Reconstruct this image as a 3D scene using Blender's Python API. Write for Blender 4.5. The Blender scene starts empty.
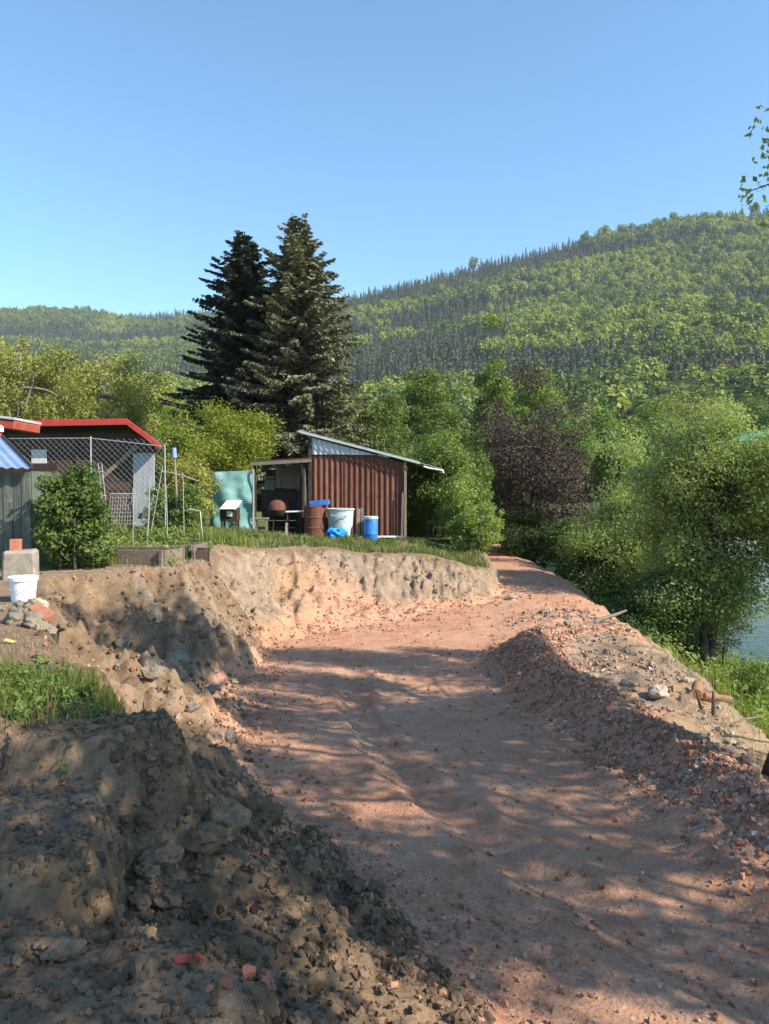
import bpy, bmesh, math, random
import numpy as np
from mathutils import Vector, Matrix, Euler, noise as mnoise
R = math.radians
rng = np.random.default_rng(11)
random.seed(5)
scene = bpy.context.scene
COL = scene.collection

# ------------------------------------------------------------------ camera, sky, sun, exposure
EYE = 2.5
cam_d = bpy.data.cameras.new('camera'); cam = bpy.data.objects.new('camera', cam_d); COL.objects.link(cam)
cam.location = (0, 0, EYE); cam.rotation_euler = (R(90 - 1.67), 0, 0)
cam_d.sensor_fit = 'HORIZONTAL'; cam_d.sensor_width = 36; cam_d.lens = 35.35
cam_d.clip_start = 0.05; cam_d.clip_end = 20000
scene.camera = cam
SUN_EL, SUN_AZ = 38.0, 115.0            # azimuth clockwise from the view direction (+Y): behind, to the right
w = bpy.data.worlds.new('World'); scene.world = w; w.use_nodes = True
nt = w.node_tree; bg = nt.nodes['Background']
sky = nt.nodes.new('ShaderNodeTexSky'); sky.sky_type = 'NISHITA'; sky.sun_disc = False
sky.sun_elevation = R(SUN_EL); sky.sun_rotation = R(SUN_AZ); sky.altitude = 200
sky.air_density = 1.0; sky.dust_density = 0.2; sky.ozone_density = 3.0
tint = nt.nodes.new('ShaderNodeMix'); tint.data_type = 'RGBA'; tint.blend_type = 'MULTIPLY'; tint.inputs[0].default_value = 1
tint.inputs[7].default_value = (.84, 1.07, 1.10, 1)          # clear spring air, a little more cyan than the model
nt.links.new(sky.outputs[0], tint.inputs[6]); nt.links.new(tint.outputs[2], bg.inputs[0]); bg.inputs[1].default_value = 0.13
sd = bpy.data.lights.new('sun', 'SUN'); sun = bpy.data.objects.new('sun', sd); COL.objects.link(sun)
sd.energy = 5.0; sd.angle = R(0.53); sd.color = (1.0, 0.91, 0.77)
tosun = Vector((math.sin(R(SUN_AZ)) * math.cos(R(SUN_EL)), math.cos(R(SUN_AZ)) * math.cos(R(SUN_EL)), math.sin(R(SUN_EL))))
sun.rotation_euler = tosun.to_track_quat('Z', 'Y').to_euler(); sun.location = tosun * 60
vs = scene.view_settings
scene.display_settings.display_device = 'sRGB'
vs.view_transform = 'Standard'; vs.look = 'None'; vs.gamma = 1; vs.use_curve_mapping = False; vs.exposure = 0.95
scene.render.engine = 'CYCLES'
scene.cycles.max_bounces = 6; scene.cycles.transparent_max_bounces = 8
scene.cycles.volume_bounces = 0

# ------------------------------------------------------------------ noise and mesh helpers
def vnoise(x, y, seed=0):
    xi = np.floor(x).astype(np.int64); yi = np.floor(y).astype(np.int64)
    xf = x - xi; yf = y - yi
    u = xf * xf * xf * (xf * (xf * 6 - 15) + 10); v = yf * yf * yf * (yf * (yf * 6 - 15) + 10)
    def h(a, b):
        n = (a * 374761393 + b * 668265263 + seed * 974634777) & 0x7fffffff
        n = ((n ^ (n >> 13)) * 1274126177) & 0x7fffffff
        n = (n ^ (n >> 16)) & 0xffff
        return n / 32767.5 - 1.0
    return (h(xi, yi) * (1 - u) + h(xi + 1, yi) * u) * (1 - v) + (h(xi, yi + 1) * (1 - u) + h(xi + 1, yi + 1) * u) * v
def fbm(x, y, oct=4, seed=0, gain=0.5):
    s = 0; a = 1; t = 0
    c, sn = 0.8, 0.6
    for o in range(oct):
        s = s + a * vnoise(x, y, seed + o * 17); t += a; a *= gain
        x, y = (x * c - y * sn) * 2.03 + 5.3, (x * sn + y * c) * 2.03 - 2.7
    return s / t
def sstep(a, b, x):
    t = np.clip((x - a) / (b - a), 0, 1); return t * t * (3 - 2 * t)
def pdist(X, Y, poly):
    d = np.full(np.shape(X), 1e9)
    for (x0, y0), (x1, y1) in zip(poly[:-1], poly[1:]):
        dx, dy = x1 - x0, y1 - y0
        t = np.clip(((X - x0) * dx + (Y - y0) * dy) / (dx * dx + dy * dy + 1e-12), 0, 1)
        d = np.minimum(d, (X - x0 - t * dx) ** 2 + (Y - y0 - t * dy) ** 2)
    return np.sqrt(d)
def inside(X, Y, poly):
    c = np.zeros(np.shape(X), bool)
    n = len(poly)
    for i in range(n):
        x0, y0 = poly[i]; x1, y1 = poly[(i + 1) % n]
        if y0 == y1: continue
        k = ((y0 > Y) != (y1 > Y)) & (X < (x1 - x0) * (Y - y0) / (y1 - y0) + x0)
        c ^= k
    return c

def nmesh(name, V, F, mat, smooth=False, fattr=None, vattr=None):
    V = np.asarray(V, np.float32); F = np.asarray(F, np.int32)
    me = bpy.data.meshes.new(name)
    k = F.shape[1]
    me.vertices.add(len(V)); me.vertices.foreach_set('co', V.ravel())
    me.loops.add(F.size); me.loops.foreach_set('vertex_index', F.ravel())
    me.polygons.add(len(F)); me.polygons.foreach_set('loop_start', np.arange(0, F.size, k, dtype=np.int32))
    me.polygons.foreach_set('use_smooth', np.full(len(F), smooth))
    for nm, a in (fattr or {}).items():
        at = me.attributes.new(nm, 'FLOAT', 'FACE'); at.data.foreach_set('value', np.asarray(a, np.float32))
    for nm, a in (vattr or {}).items():
        at = me.attributes.new(nm, 'FLOAT', 'POINT'); at.data.foreach_set('value', np.asarray(a, np.float32))
    me.update(calc_edges=True)
    if mat: me.materials.append(mat)
    return me
def link(name, me, parent=None):
    o = bpy.data.objects.new(name, me); COL.objects.link(o)
    if parent: o.parent = parent
    return o
def tag(o, label=None, cat=None, group=None, kind=None):
    if label: o['label'] = label
    if cat: o['category'] = cat
    if group: o['group'] = group
    if kind: o['kind'] = kind
    return o
def empty(name, loc, label=None, cat=None, group=None):
    o = bpy.data.objects.new(name, None); COL.objects.link(o); o.location = loc; o.empty_display_size = 0.1
    return tag(o, label, cat, group)
def copy_tree(o, parent=None):
    c = o.copy(); COL.objects.link(c)
    c.parent = parent
    for ch in list(o.children): copy_tree(ch, c)
    return c

class MB:
    def __init__(s): s.v = []; s.f = []
    def add(s, vs, fs):
        n = len(s.v); s.v += [tuple(p) for p in vs]; s.f += [tuple(i + n for i in f) for f in fs]; return s
    def box(s, c, d, rot=(0, 0, 0), jit=0.0):
        M = Euler(rot).to_matrix(); hx, hy, hz = d[0] / 2, d[1] / 2, d[2] / 2
        vs = []
        for z in (-hz, hz):
            for x, y in ((-hx, -hy), (hx, -hy), (hx, hy), (-hx, hy)):
                p = M @ Vector((x, y, z)) + Vector(c)
                if jit: p += Vector((random.uniform(-jit, jit), random.uniform(-jit, jit), random.uniform(-jit, jit)))
                vs.append(p)
        return s.add(vs, [(0, 3, 2, 1), (4, 5, 6, 7), (0, 1, 5, 4), (1, 2, 6, 5), (2, 3, 7, 6), (3, 0, 4, 7)])
    def tube(s, pts, rad, n=6, cap=True):
        pts = [Vector(p) for p in pts]
        if not hasattr(rad, '__len__'): rad = [rad] * len(pts)
        vs = []; fs = []
        for i, p in enumerate(pts):
            t = (pts[min(i + 1, len(pts) - 1)] - pts[max(i - 1, 0)]).normalized()
            a = t.cross(Vector((0, 0, 1)) if abs(t.z) < 0.9 else Vector((1, 0, 0))).normalized(); b = t.cross(a)
            for k in range(n):
                an = 2 * math.pi * k / n
                vs.append(p + (a * math.cos(an) + b * math.sin(an)) * rad[i])
        for i in range(len(pts) - 1):
            for k in range(n):
                fs.append((i * n + k, i * n + (k + 1) % n, (i + 1) * n + (k + 1) % n, (i + 1) * n + k))
        if cap:
            fs.append(tuple(range(n))[::-1]); fs.append(tuple((len(pts) - 1) * n + k for k in range(n)))
        return s.add(vs, fs)
    def lathe(s, c, prof, n=24, wob=0.0):
        vs = []; fs = []
        for i, (r, z) in enumerate(prof):
            for k in range(n):
                a = 2 * math.pi * k / n
                rr = r * (1 + wob * math.sin(3 * a + z * 4))
                vs.append((c[0] + rr * math.cos(a), c[1] + rr * math.sin(a), c[2] + z))
        for i in range(len(prof) - 1):
            for k in range(n):
                fs.append((i * n + k, i * n + (k + 1) % n, (i + 1) * n + (k + 1) % n, (i + 1) * n + k))
        return s.add(vs, fs)
    def build(s, name, mat, parent=None, bevel=0, smooth=False):
        off = Vector(parent.matrix_basis.translation) if parent else Vector((0, 0, 0))
        if parent and parent.parent: off = off + Vector(parent.parent.matrix_basis.translation)
        me = bpy.data.meshes.new(name)
        me.from_pydata([tuple(Vector(p) - off) for p in s.v], [], s.f)
        bm = bmesh.new(); bm.from_mesh(me)
        bmesh.ops.recalc_face_normals(bm, faces=bm.faces)
        if bevel: bmesh.ops.bevel(bm, geom=list(bm.edges), offset=bevel, segments=1, affect='EDGES', clamp_overlap=True)
        bm.to_mesh(me); bm.free()
        if smooth: me.polygons.foreach_set('use_smooth', [True] * len(me.polygons))
        me.materials.append(mat)
        return link(name, me, parent)

# ------------------------------------------------------------------ materials
def newmat(name):
    m = bpy.data.materials.new(name); m.use_nodes = True
    return m, m.node_tree.nodes, m.node_tree.links
def mixc(N, L, fac, a, b, mode='MIX'):
    n = N.new('ShaderNodeMix'); n.data_type = 'RGBA'; n.blend_type = mode
    for sock, val in ((n.inputs[0], fac), (n.inputs[6], a), (n.inputs[7], b)):
        if hasattr(val, 'links'): L.new(val, sock)
        elif hasattr(val, '__len__'): sock.default_value = (*val, 1)[:4]
        else: sock.default_value = val
    return n.outputs[2]
def noise_n(N, L, scale, detail=6, rough=0.6, vec=None, dist=0):
    n = N.new('ShaderNodeTexNoise'); n.inputs['Scale'].default_value = scale; n.inputs['Detail'].default_value = detail
    n.inputs['Roughness'].default_value = rough; n.inputs['Distortion'].default_value = dist
    if vec is not None: L.new(vec, n.inputs['Vector'])
    return n.outputs[0]
def ramp(N, L, fac, stops, const=False):
    n = N.new('ShaderNodeValToRGB'); L.new(fac, n.inputs[0])
    if const: n.color_ramp.interpolation = 'CONSTANT'
    e = n.color_ramp.elements
    while len(e) < len(stops): e.new(0.5)
    for i, (p, c) in enumerate(stops):
        e[i].position = p; e[i].color = (*c, 1) if hasattr(c, '__len__') else (c, c, c, 1)
    return n.outputs[0]
def mth(N, L, op, a, b=None, clamp=False):
    n = N.new('ShaderNodeMath'); n.operation = op; n.use_clamp = clamp
    for s, v in ((n.inputs[0], a), (n.inputs[1], b)):
        if v is None: continue
        if hasattr(v, 'links'): L.new(v, s)
        else: s.default_value = v
    return n.outputs[0]
def attr(N, name):
    n = N.new('ShaderNodeAttribute'); n.attribute_name = name; return n.outputs['Fac']
def bump(N, L, h, strength, dist, prev=None):
    n = N.new('ShaderNodeBump'); n.inputs['Strength'].default_value = strength; n.inputs['Distance'].default_value = dist
    L.new(h, n.inputs['Height'])
    if prev is not None: L.new(prev, n.inputs['Normal'])
    return n.outputs[0]
def plain(name, c1, c2, scale=6, rough=0.8, metal=0.0, bs=0.3, bd=0.01, stretch=(1, 1, 1), spots=None, spot_scale=3, spot_lo=0.55, spot_hi=0.65, spec=0.3):
    m, N, L = newmat(name); b = N['Principled BSDF']
    tc = N.new('ShaderNodeTexCoord'); mp = N.new('ShaderNodeMapping'); mp.inputs['Scale'].default_value = stretch
    L.new(tc.outputs['Object'], mp.inputs[0])
    f = noise_n(N, L, scale, 8, 0.65, mp.outputs[0])
    f2 = ramp(N, L, f, [(0.3, 0.0), (0.7, 1.0)])
    col = mixc(N, L, f2, c1, c2)
    if spots:
        s = noise_n(N, L, spot_scale, 8, 0.7, tc.outputs['Object'])
        sf = ramp(N, L, s, [(spot_lo, 0.0), (spot_hi, 1.0)])
        col = mixc(N, L, sf, col, spots)
    oi = N.new('ShaderNodeObjectInfo')
    v = mth(N, L, 'MULTIPLY_ADD', oi.outputs['Random'], 0.3); v.node.inputs[2].default_value = 0.85
    col = mixc(N, L, 1.0, col, v, 'MULTIPLY')
    L.new(col, b.inputs['Base Color'])
    b.inputs['Roughness'].default_value = rough; b.inputs['Metallic'].default_value = metal
    b.inputs['Specular IOR Level'].default_value = spec
    L.new(bump(N, L, f, bs, bd), b.inputs['Normal'])
    return m
M = {}
M['wood'] = plain('weathered wood', (.13, .09, .065), (.30, .25, .20), 8, .85, stretch=(6, 6, .6), bd=.006)
M['wood_h'] = plain('weathered board', (.10, .075, .055), (.27, .21, .16), 8, .85, stretch=(.6, 6, 6), bd=.006)
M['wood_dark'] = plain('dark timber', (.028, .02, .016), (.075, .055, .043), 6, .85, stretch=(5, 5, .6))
M['wood_brown'] = plain('brown timber wall', (.05, .028, .02), (.10, .06, .045), 6, .8, stretch=(.6, 5, 6))
M['green_board'] = plain('green stained board', (.06, .075, .06), (.16, .17, .14), 7, .85, stretch=(6, 6, .7), spots=(.25, .25, .23), spot_scale=5, spot_lo=.6, spot_hi=.72)
M['rust'] = plain('rusty iron', (.095, .036, .025), (.205, .080, .050), 5, .82, stretch=(3, 3, .5), spots=(.05, .025, .02), spot_scale=2.2, spot_lo=.56, spot_hi=.7)
M['zinc'] = plain('galvanised sheet', (.42, .44, .46), (.60, .62, .64), 5, .5, metal=.35, stretch=(2, 2, .5), bs=.05)
M['roofzinc'] = plain('grey roof sheet', (.40, .41, .42), (.58, .58, .57), 4, .55, metal=.2, bs=.08)
M['blue_roof'] = plain('blue corrugated sheet', (.16, .25, .42), (.28, .38, .55), 4, .5, spots=(.3, .36, .42), spot_scale=3)
M['red_paint'] = plain('red painted fascia', (.42, .035, .03), (.55, .07, .055), 4, .5)
M['red_faded'] = plain('faded red paint', (.30, .05, .035), (.42, .10, .07), 4, .65, spots=(.16, .10, .025))
M['white_paint'] = plain('white paint', (.62, .62, .60), (.80, .80, .78), 9, .55, spots=(.4, .36, .3), spot_scale=8, spot_lo=.62, spot_hi=.75)
M['old_white'] = plain('old white paint', (.30, .30, .27), (.46, .46, .42), 12, .7, spots=(.22, .19, .15), spot_scale=10)
M['white_plastic'] = plain('white plastic', (.66, .68, .72), (.76, .78, .80), 3, .4, bs=.05, spots=(.5, .48, .44), spot_scale=9, spot_lo=.64, spot_hi=.75)
M['blue_plastic'] = plain('blue plastic', (.015, .13, .45), (.04, .20, .56), 5, .5, bs=.1, spots=(.12, .22, .42), spot_scale=5, spot_lo=.52, spot_hi=.75)
M['blue_bag'] = plain('blue plastic bag', (.01, .20, .62), (.03, .30, .75), 4, .35, bs=.2)
M['pale_bin'] = plain('pale grey green plastic', (.36, .42, .41), (.50, .55, .53), 3, .6, bs=.05, spots=(.24, .25, .22), spot_scale=4)
M['dark_plastic'] = plain('dark plastic', (.02, .02, .022), (.05, .05, .05), 4, .5)
M['tarp'] = plain('teal tarpaulin', (.13, .30, .275), (.22, .40, .37), 3, .7, bs=.3, bd=.03, spots=(.33, .47, .44), spot_scale=3.5, spot_lo=.48, spot_hi=.7)
M['turq'] = plain('turquoise roof membrane', (.10, .50, .46), (.14, .58, .53), .5, .45, bs=.02)
M['wire'] = plain('galvanised wire', (.30, .31, .31), (.45, .46, .46), 9, .55, metal=.3)
M['concrete'] = plain('old concrete', (.20, .165, .13), (.38, .33, .27), 9, .9, bd=.02, bs=.5)
M['brick'] = plain('red brick', (.30, .10, .06), (.45, .19, .12), 12, .9, bd=.01, bs=.5, spots=(.45, .38, .33), spot_scale=14, spot_lo=.6, spot_hi=.7)
M['terracotta'] = plain('terracotta', (.42, .16, .08), (.55, .26, .15), 9, .85)
M['stone'] = plain('grey stone', (.15, .12, .09), (.30, .25, .19), 7, .9, bd=.02, bs=.6)
M['palestone'] = plain('pale stone', (.31, .25, .185), (.46, .385, .295), 7, .9, bd=.02, bs=.5)
M['bark'] = plain('bark', (.035, .026, .02), (.10, .08, .062), 14, .95, stretch=(3, 3, .5), bd=.03, bs=.7)
M['palebark'] = plain('pale bark', (.14, .11, .085), (.27, .23, .19), 14, .95, stretch=(3, 3, .5), bd=.03, bs=.7)
M['log'] = plain('cut log', (.22, .11, .06), (.38, .20, .11), 10, .85, bd=.01)
M['logend'] = plain('fresh cut end', (.52, .27, .12), (.62, .36, .18), 12, .8)
M['redthing'] = plain('red tile', (.33, .045, .025), (.45, .09, .05), 9, .6)
M['bedsoil'] = plain('bed soil', (.07, .05, .04), (.17, .13, .10), 16, .95, bd=.05, bs=.8)
M['walls'] = plain('pale wall', (.55, .53, .48), (.68, .66, .6), 4, .9)
M['greydoor'] = plain('grey door', (.30, .32, .33), (.42, .44, .45), 6, .7, stretch=(4, 4, .6))
M['yellow'] = plain('yellow wrapper', (.55, .45, .08), (.65, .55, .15), 6, .6)

def clodmat(name, stops, scale=10, bstr=.8, bdist=.03, rand_lo=.75, rand_hi=1.2, rampm=True):
    m, N, L = newmat(name); b = N['Principled BSDF']
    oi = N.new('ShaderNodeObjectInfo'); tc = N.new('ShaderNodeTexCoord')
    c = ramp(N, L, oi.outputs['Random'], stops, const=True)
    g = N.new('ShaderNodeNewGeometry')
    n1 = noise_n(N, L, scale, 8, .7, g.outputs['Position'])
    v = ramp(N, L, n1, [(.25, .6), (.75, 1.25)])
    c = mixc(N, L, 1.0, c, v, 'MULTIPLY')
    L.new(c, b.inputs['Base Color']); b.inputs['Roughness'].default_value = .95; b.inputs['Specular IOR Level'].default_value = .15
    L.new(bump(N, L, n1, bstr, bdist), b.inputs['Normal'])
    return m
M['rubble'] = clodmat('brick rubble', [(0, (.38, .17, .10)), (.22, (.45, .25, .165)), (.4, (.35, .145, .085)), (.54, (.46, .29, .20)), (.7, (.38, .26, .19)), (.85, (.29, .20, .15)), (.93, (.52, .46, .40)), (.96, (.22, .15, .11))], 30, .5, .01)
M['clod'] = clodmat('soil clod', [(0, (.165, .112, .070)), (.3, (.21, .142, .09)), (.55, (.135, .092, .058)), (.75, (.265, .182, .115)), (.9, (.19, .13, .082))], 26, .9, .02)
M['roadgrit'] = clodmat('red road grit', [(0, (.34, .165, .095)), (.3, (.43, .225, .135)), (.55, (.31, .165, .105)), (.75, (.43, .27, .175)), (.9, (.33, .20, .13)), (.985, (.48, .42, .37))], 40, .4, .006)

# ground: real soil kinds mixed by where each soil lies
def earth():
    m, N, L = newmat('earth'); b = N['Principled BSDF']
    g = N.new('ShaderNodeNewGeometry'); P = g.outputs['Position']
    big = noise_n(N, L, .9, 8, .6, P, .4); mid = noise_n(N, L, 5, 10, .68, P, .3); fine = noise_n(N, L, 38, 8, .75, P)
    vor = N.new('ShaderNodeTexVoronoi'); vor.inputs['Scale'].default_value = 42; L.new(P, vor.inputs['Vector'])
    tan = mixc(N, L, ramp(N, L, mid, [(.32, 0.), (.68, 1.)]), (.17, .125, .09), (.36, .27, .19))
    ochre = mixc(N, L, ramp(N, L, big, [(.52, 0.), (.66, 1.)]), tan, (.37, .225, .12))
    humus = mixc(N, L, ramp(N, L, mid, [(.3, 0.), (.7, 1.)]), (.108, .072, .044), (.285, .195, .122))
    red = mixc(N, L, ramp(N, L, mid, [(.3, 0.), (.72, 1.)]), (.35, .165, .095), (.53, .295, .185))
    red = mixc(N, L, ramp(N, L, big, [(.42, 0.), (.62, .55)]), red, (.49, .31, .205))
    chips = mixc(N, L, 1.0, vor.outputs['Color'], (.9, .9, .9), 'MULTIPLY')
    sep = N.new('ShaderNodeSeparateColor'); L.new(vor.outputs['Color'], sep.inputs[0])
    chipc = ramp(N, L, sep.outputs[0], [(0, (.28, .12, .075)), (.3, (.36, .19, .13)), (.55, (.42, .28, .21)), (.75, (.24, .17, .14)), (.9, (.5, .43, .38))], True)
    red = mixc(N, L, mth(N, L, 'MULTIPLY', ramp(N, L, sep.outputs[1], [(.55, 0.), (.6, .6)]), attr(N, 'rubble')), red, chipc)
    green = mixc(N, L, ramp(N, L, mid, [(.3, 0.), (.7, 1.)]), (.045, .075, .02), (.14, .16, .06))
    def sharp(a, lo=.3, hi=.7):
        x = mth(N, L, 'ADD', a, mth(N, L, 'MULTIPLY', mth(N, L, 'SUBTRACT', mid, .5), 1.1))
        return ramp(N, L, x, [(lo, 0.), (hi, 1.)])
    c = mixc(N, L, sharp(attr(N, 'humus')), ochre, humus)
    c = mixc(N, L, sharp(attr(N, 'red')), c, red)
    c = mixc(N, L, sharp(attr(N, 'green')), c, green)
    c = mixc(N, L, 1.0, c, ramp(N, L, fine, [(.25, .68), (.75, 1.25)]), 'MULTIPLY')
    L.new(c, b.inputs['Base Color']); b.inputs['Roughness'].default_value = .95; b.inputs['Specular IOR Level'].default_value = .12
    n1 = bump(N, L, mid, .42, .07); n2 = bump(N, L, fine, .6, .018, n1)
    n3 = bump(N, L, vor.outputs['Distance'], .35, .012, n2)
    L.new(n3, b.inputs['Normal'])
    return m
M['earth'] = earth()

def leafmat(name, c1, c2, trans=.35, objrand=.25, tcol=None):
    m, N, L = newmat(name); N.remove(N['Principled BSDF']); out = N['Material Output']
    c = mixc(N, L, attr(N, 'var'), c1, c2)
    oi = N.new('ShaderNodeObjectInfo')
    v = mth(N, L, 'MULTIPLY_ADD', oi.outputs['Random'], objrand * 2); v.node.inputs[2].default_value = 1 - objrand
    c = mixc(N, L, 1.0, c, v, 'MULTIPLY')
    d = N.new('ShaderNodeBsdfPrincipled'); L.new(c, d.inputs['Base Color']); d.inputs['Roughness'].default_value = .55
    d.inputs['Specular IOR Level'].default_value = .25
    t = N.new('ShaderNodeBsdfTranslucent')
    L.new(mixc(N, L, 1.0, c, tcol or (1.3, 1.35, .6), 'MULTIPLY'), t.inputs[0])
    mx = N.new('ShaderNodeMixShader'); mx.inputs[0].default_value = trans
    L.new(d.outputs[0], mx.inputs[1]); L.new(t.outputs[0], mx.inputs[2]); L.new(mx.outputs[0], out.inputs[0])
    return m
M['leaf_mid'] = leafmat('mid green leaves', (.075, .125, .026), (.175, .245, .06))
M['leaf_yellow'] = leafmat('yellow green leaves', (.13, .17, .018), (.30, .31, .045))
M['leaf_light'] = leafmat('light green leaves', (.11, .17, .035), (.24, .30, .085))
M['leaf_grey'] = leafmat('willow leaves', (.18, .235, .07), (.42, .48, .19), trans=.42)
M['leaf_dark'] = leafmat('dark green leaves', (.04, .075, .02), (.10, .15, .045))
M['leaf_olive'] = leafmat('olive spring leaves', (.175, .18, .042), (.36, .345, .10))
M['leaf_purple'] = leafmat('purple leaves', (.052, .038, .035), (.155, .118, .095), tcol=(1.2, .8, .7))
M['leaf_teal'] = leafmat('blue green leaves', (.06, .09, .075), (.14, .19, .15))
M['needle'] = leafmat('spruce needles', (.095, .098, .055), (.25, .235, .145), trans=.12)  # sunlit copy: sunlight brightened into the needle colour of the right spruce
M['needle_dark'] = leafmat('dark spruce needles', (.026, .036, .022), (.08, .09, .055), trans=.10)  # shaded copy: the neighbour's shade is put into the left spruce's colour
M['grass'] = leafmat('grass blades', (.085, .13, .025), (.27, .29, .085), trans=.4)
M['drygrass'] = leafmat('dry straw', (.26, .20, .11), (.42, .34, .20), trans=.2)
M['f_conifer'] = leafmat('far conifer', (.034, .052, .028), (.068, .09, .046), .10, .25)
M['f_pine'] = leafmat('far pine', (.048, .066, .030), (.088, .11, .05), .10, .2)
M['f_broad'] = leafmat('far broadleaf', (.10, .15, .03), (.19, .24, .055), .25, .2)
M['f_bright'] = leafmat('far bright broadleaf', (.20, .25, .035), (.33, .36, .075), .3, .18)
M['f_brown'] = leafmat('far brown broadleaf', (.085, .075, .03), (.15, .125, .06), .25, .25)
def floor_mat():
    m, N, L = newmat('forest floor'); b = N['Principled BSDF']; g = N.new('ShaderNodeNewGeometry')
    f = noise_n(N, L, .01, 8, .6, g.outputs['Position'])
    L.new(mixc(N, L, ramp(N, L, f, [(.35, 0.), (.65, 1.)]), (.03, .045, .015), (.08, .10, .03)), b.inputs['Base Color'])
    b.inputs['Roughness'].default_value = 1; b.inputs['Specular IOR Level'].default_value = .05
    return m
M['floor'] = floor_mat()
def water_mat():
    m, N, L = newmat('lake water'); b = N['Principled BSDF']; g = N.new('ShaderNodeNewGeometry')
    b.inputs['Base Color'].default_value = (.03, .06, .075, 1); b.inputs['Roughness'].default_value = .08
    b.inputs['Specular IOR Level'].default_value = .6
    mp = N.new('ShaderNodeMapping'); mp.inputs['Scale'].default_value = (1.2, 3.5, 1); L.new(g.outputs['Position'], mp.inputs[0])
    n = noise_n(N, L, 1.6, 4, .55, mp.outputs[0]); L.new(bump(N, L, n, .25, .12), b.inputs['Normal'])
    return m
M['water'] = water_mat()

# ------------------------------------------------------------------ terrain
TOP = [(-.75, -40), (-.6, 0), (-.40, 2.0), (-.46, 2.5), (-.7, 2.75), (-1.15, 2.95), (-1.3, 4.1), (-1.22, 4.25), (-1.6, 4.65),
       (-2.05, 5.3), (-2.6, 6.0), (-3.2, 6.9), (-3.45, 7.7), (-4.1, 8.6), (-4.2, 9.5), (-3.5, 9.95), (-2.78, 10.4), (-2.72, 11.3), (-2.95, 12.3), (-3.05, 13.2), (-2.55, 14.5), (-1.2, 15.6), (.5, 16.2), (1.7, 16.5),
       (2.35, 16.9), (2.5, 18.5), (2.7, 22), (3.0, 30), (3.5, 60)]
TOE = [(.75, -40), (.65, 0), (.55, 3.3), (.25, 4.0), (-.4, 5.2), (-1.0, 6.3), (-1.4, 7.5), (-1.65, 9.3), (-1.75, 10.6), (-1.85, 11.5), (-1.8, 12.2), (-1.3, 12.9), (-.4, 13.7), (.9, 14.9),
       (2.3, 15.9), (2.72, 16.8), (2.85, 18.5), (3.05, 22), (3.3, 30), (3.8, 60)]
BOWL = [(-1.12, 3.0), (-1.22, 3.5), (-1.32, 4.0), (-1.2, 4.16), (-1.02, 4.5), (-.85, 4.95), (-.4, 4.9), (-.15, 4.4), (.1, 3.9), (.5, 3.3), (.35, 2.85), (-.1, 2.7), (-.6, 2.88)]
WIND = [(4.2, 1.0), (3.2, 3.2), (2.72, 5.0), (2.42, 7.0), (2.08, 9.3), (2.05, 10.6), (2.45, 11.9), (3.0, 12.8)]
OUT = [(5.5, -40), (5, 0), (3.6, 3.5), (3.15, 5.4), (3.3, 6.4), (3.95, 9), (4.45, 13), (4.5, 17), (4.45, 21.7), (4.7, 30), (5.2, 60)]
P_TOP = TOP + [(-400, 60), (-400, -40)]
P_TOE = TOE + [(-400, 60), (-400, -40)]
P_OUT = OUT + [(-400, 60), (-400, -40)]
P_WR = WIND + [(3.4, 12.9), (4.3, 12), (8, 1)]
RUT1 = [(1.35, 11.5), (1.45, 9.6), (1.83, 7.9), (2.2, 6.2), (2.46, 4.84), (2.85, 3.3), (3.1, 2)]
RUT2 = [(-.5, 11), (-.3, 8.5), (.2, 6.5), (.9, 5.0), (1.53, 4.06), (1.95, 3.3), (2.3, 2.3)]
HC = np.array([(-1.5, 4.7, 1.06), (-2.2, 5, 1.12), (-3, 5, 1.2), (-3.8, 7.8, 1.36), (-2.9, 6.7, 1.26), (-4.6, 9.2, 1.44), (-3.4, 10.6, 1.46), (-2.7, 11.2, 1.40), (-2.85, 12.6, 1.30), (-2.4, 15.0, 1.34), (.3, 16.6, 1.14), (2.2, 17.2, .74),
               (0, 20.5, 1.14), (-4, 20, 1.48), (-8, 15, 1.95), (-5, 13, 1.85), (-3.6, 13.2, 1.68), (-3.4, 16, 1.55), (4, 30, .8), (-10, 30, 1.7), (-1, 18, 1.2), (2, 19.5, .85), (-2.5, 20.3, 1.22)])
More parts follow.
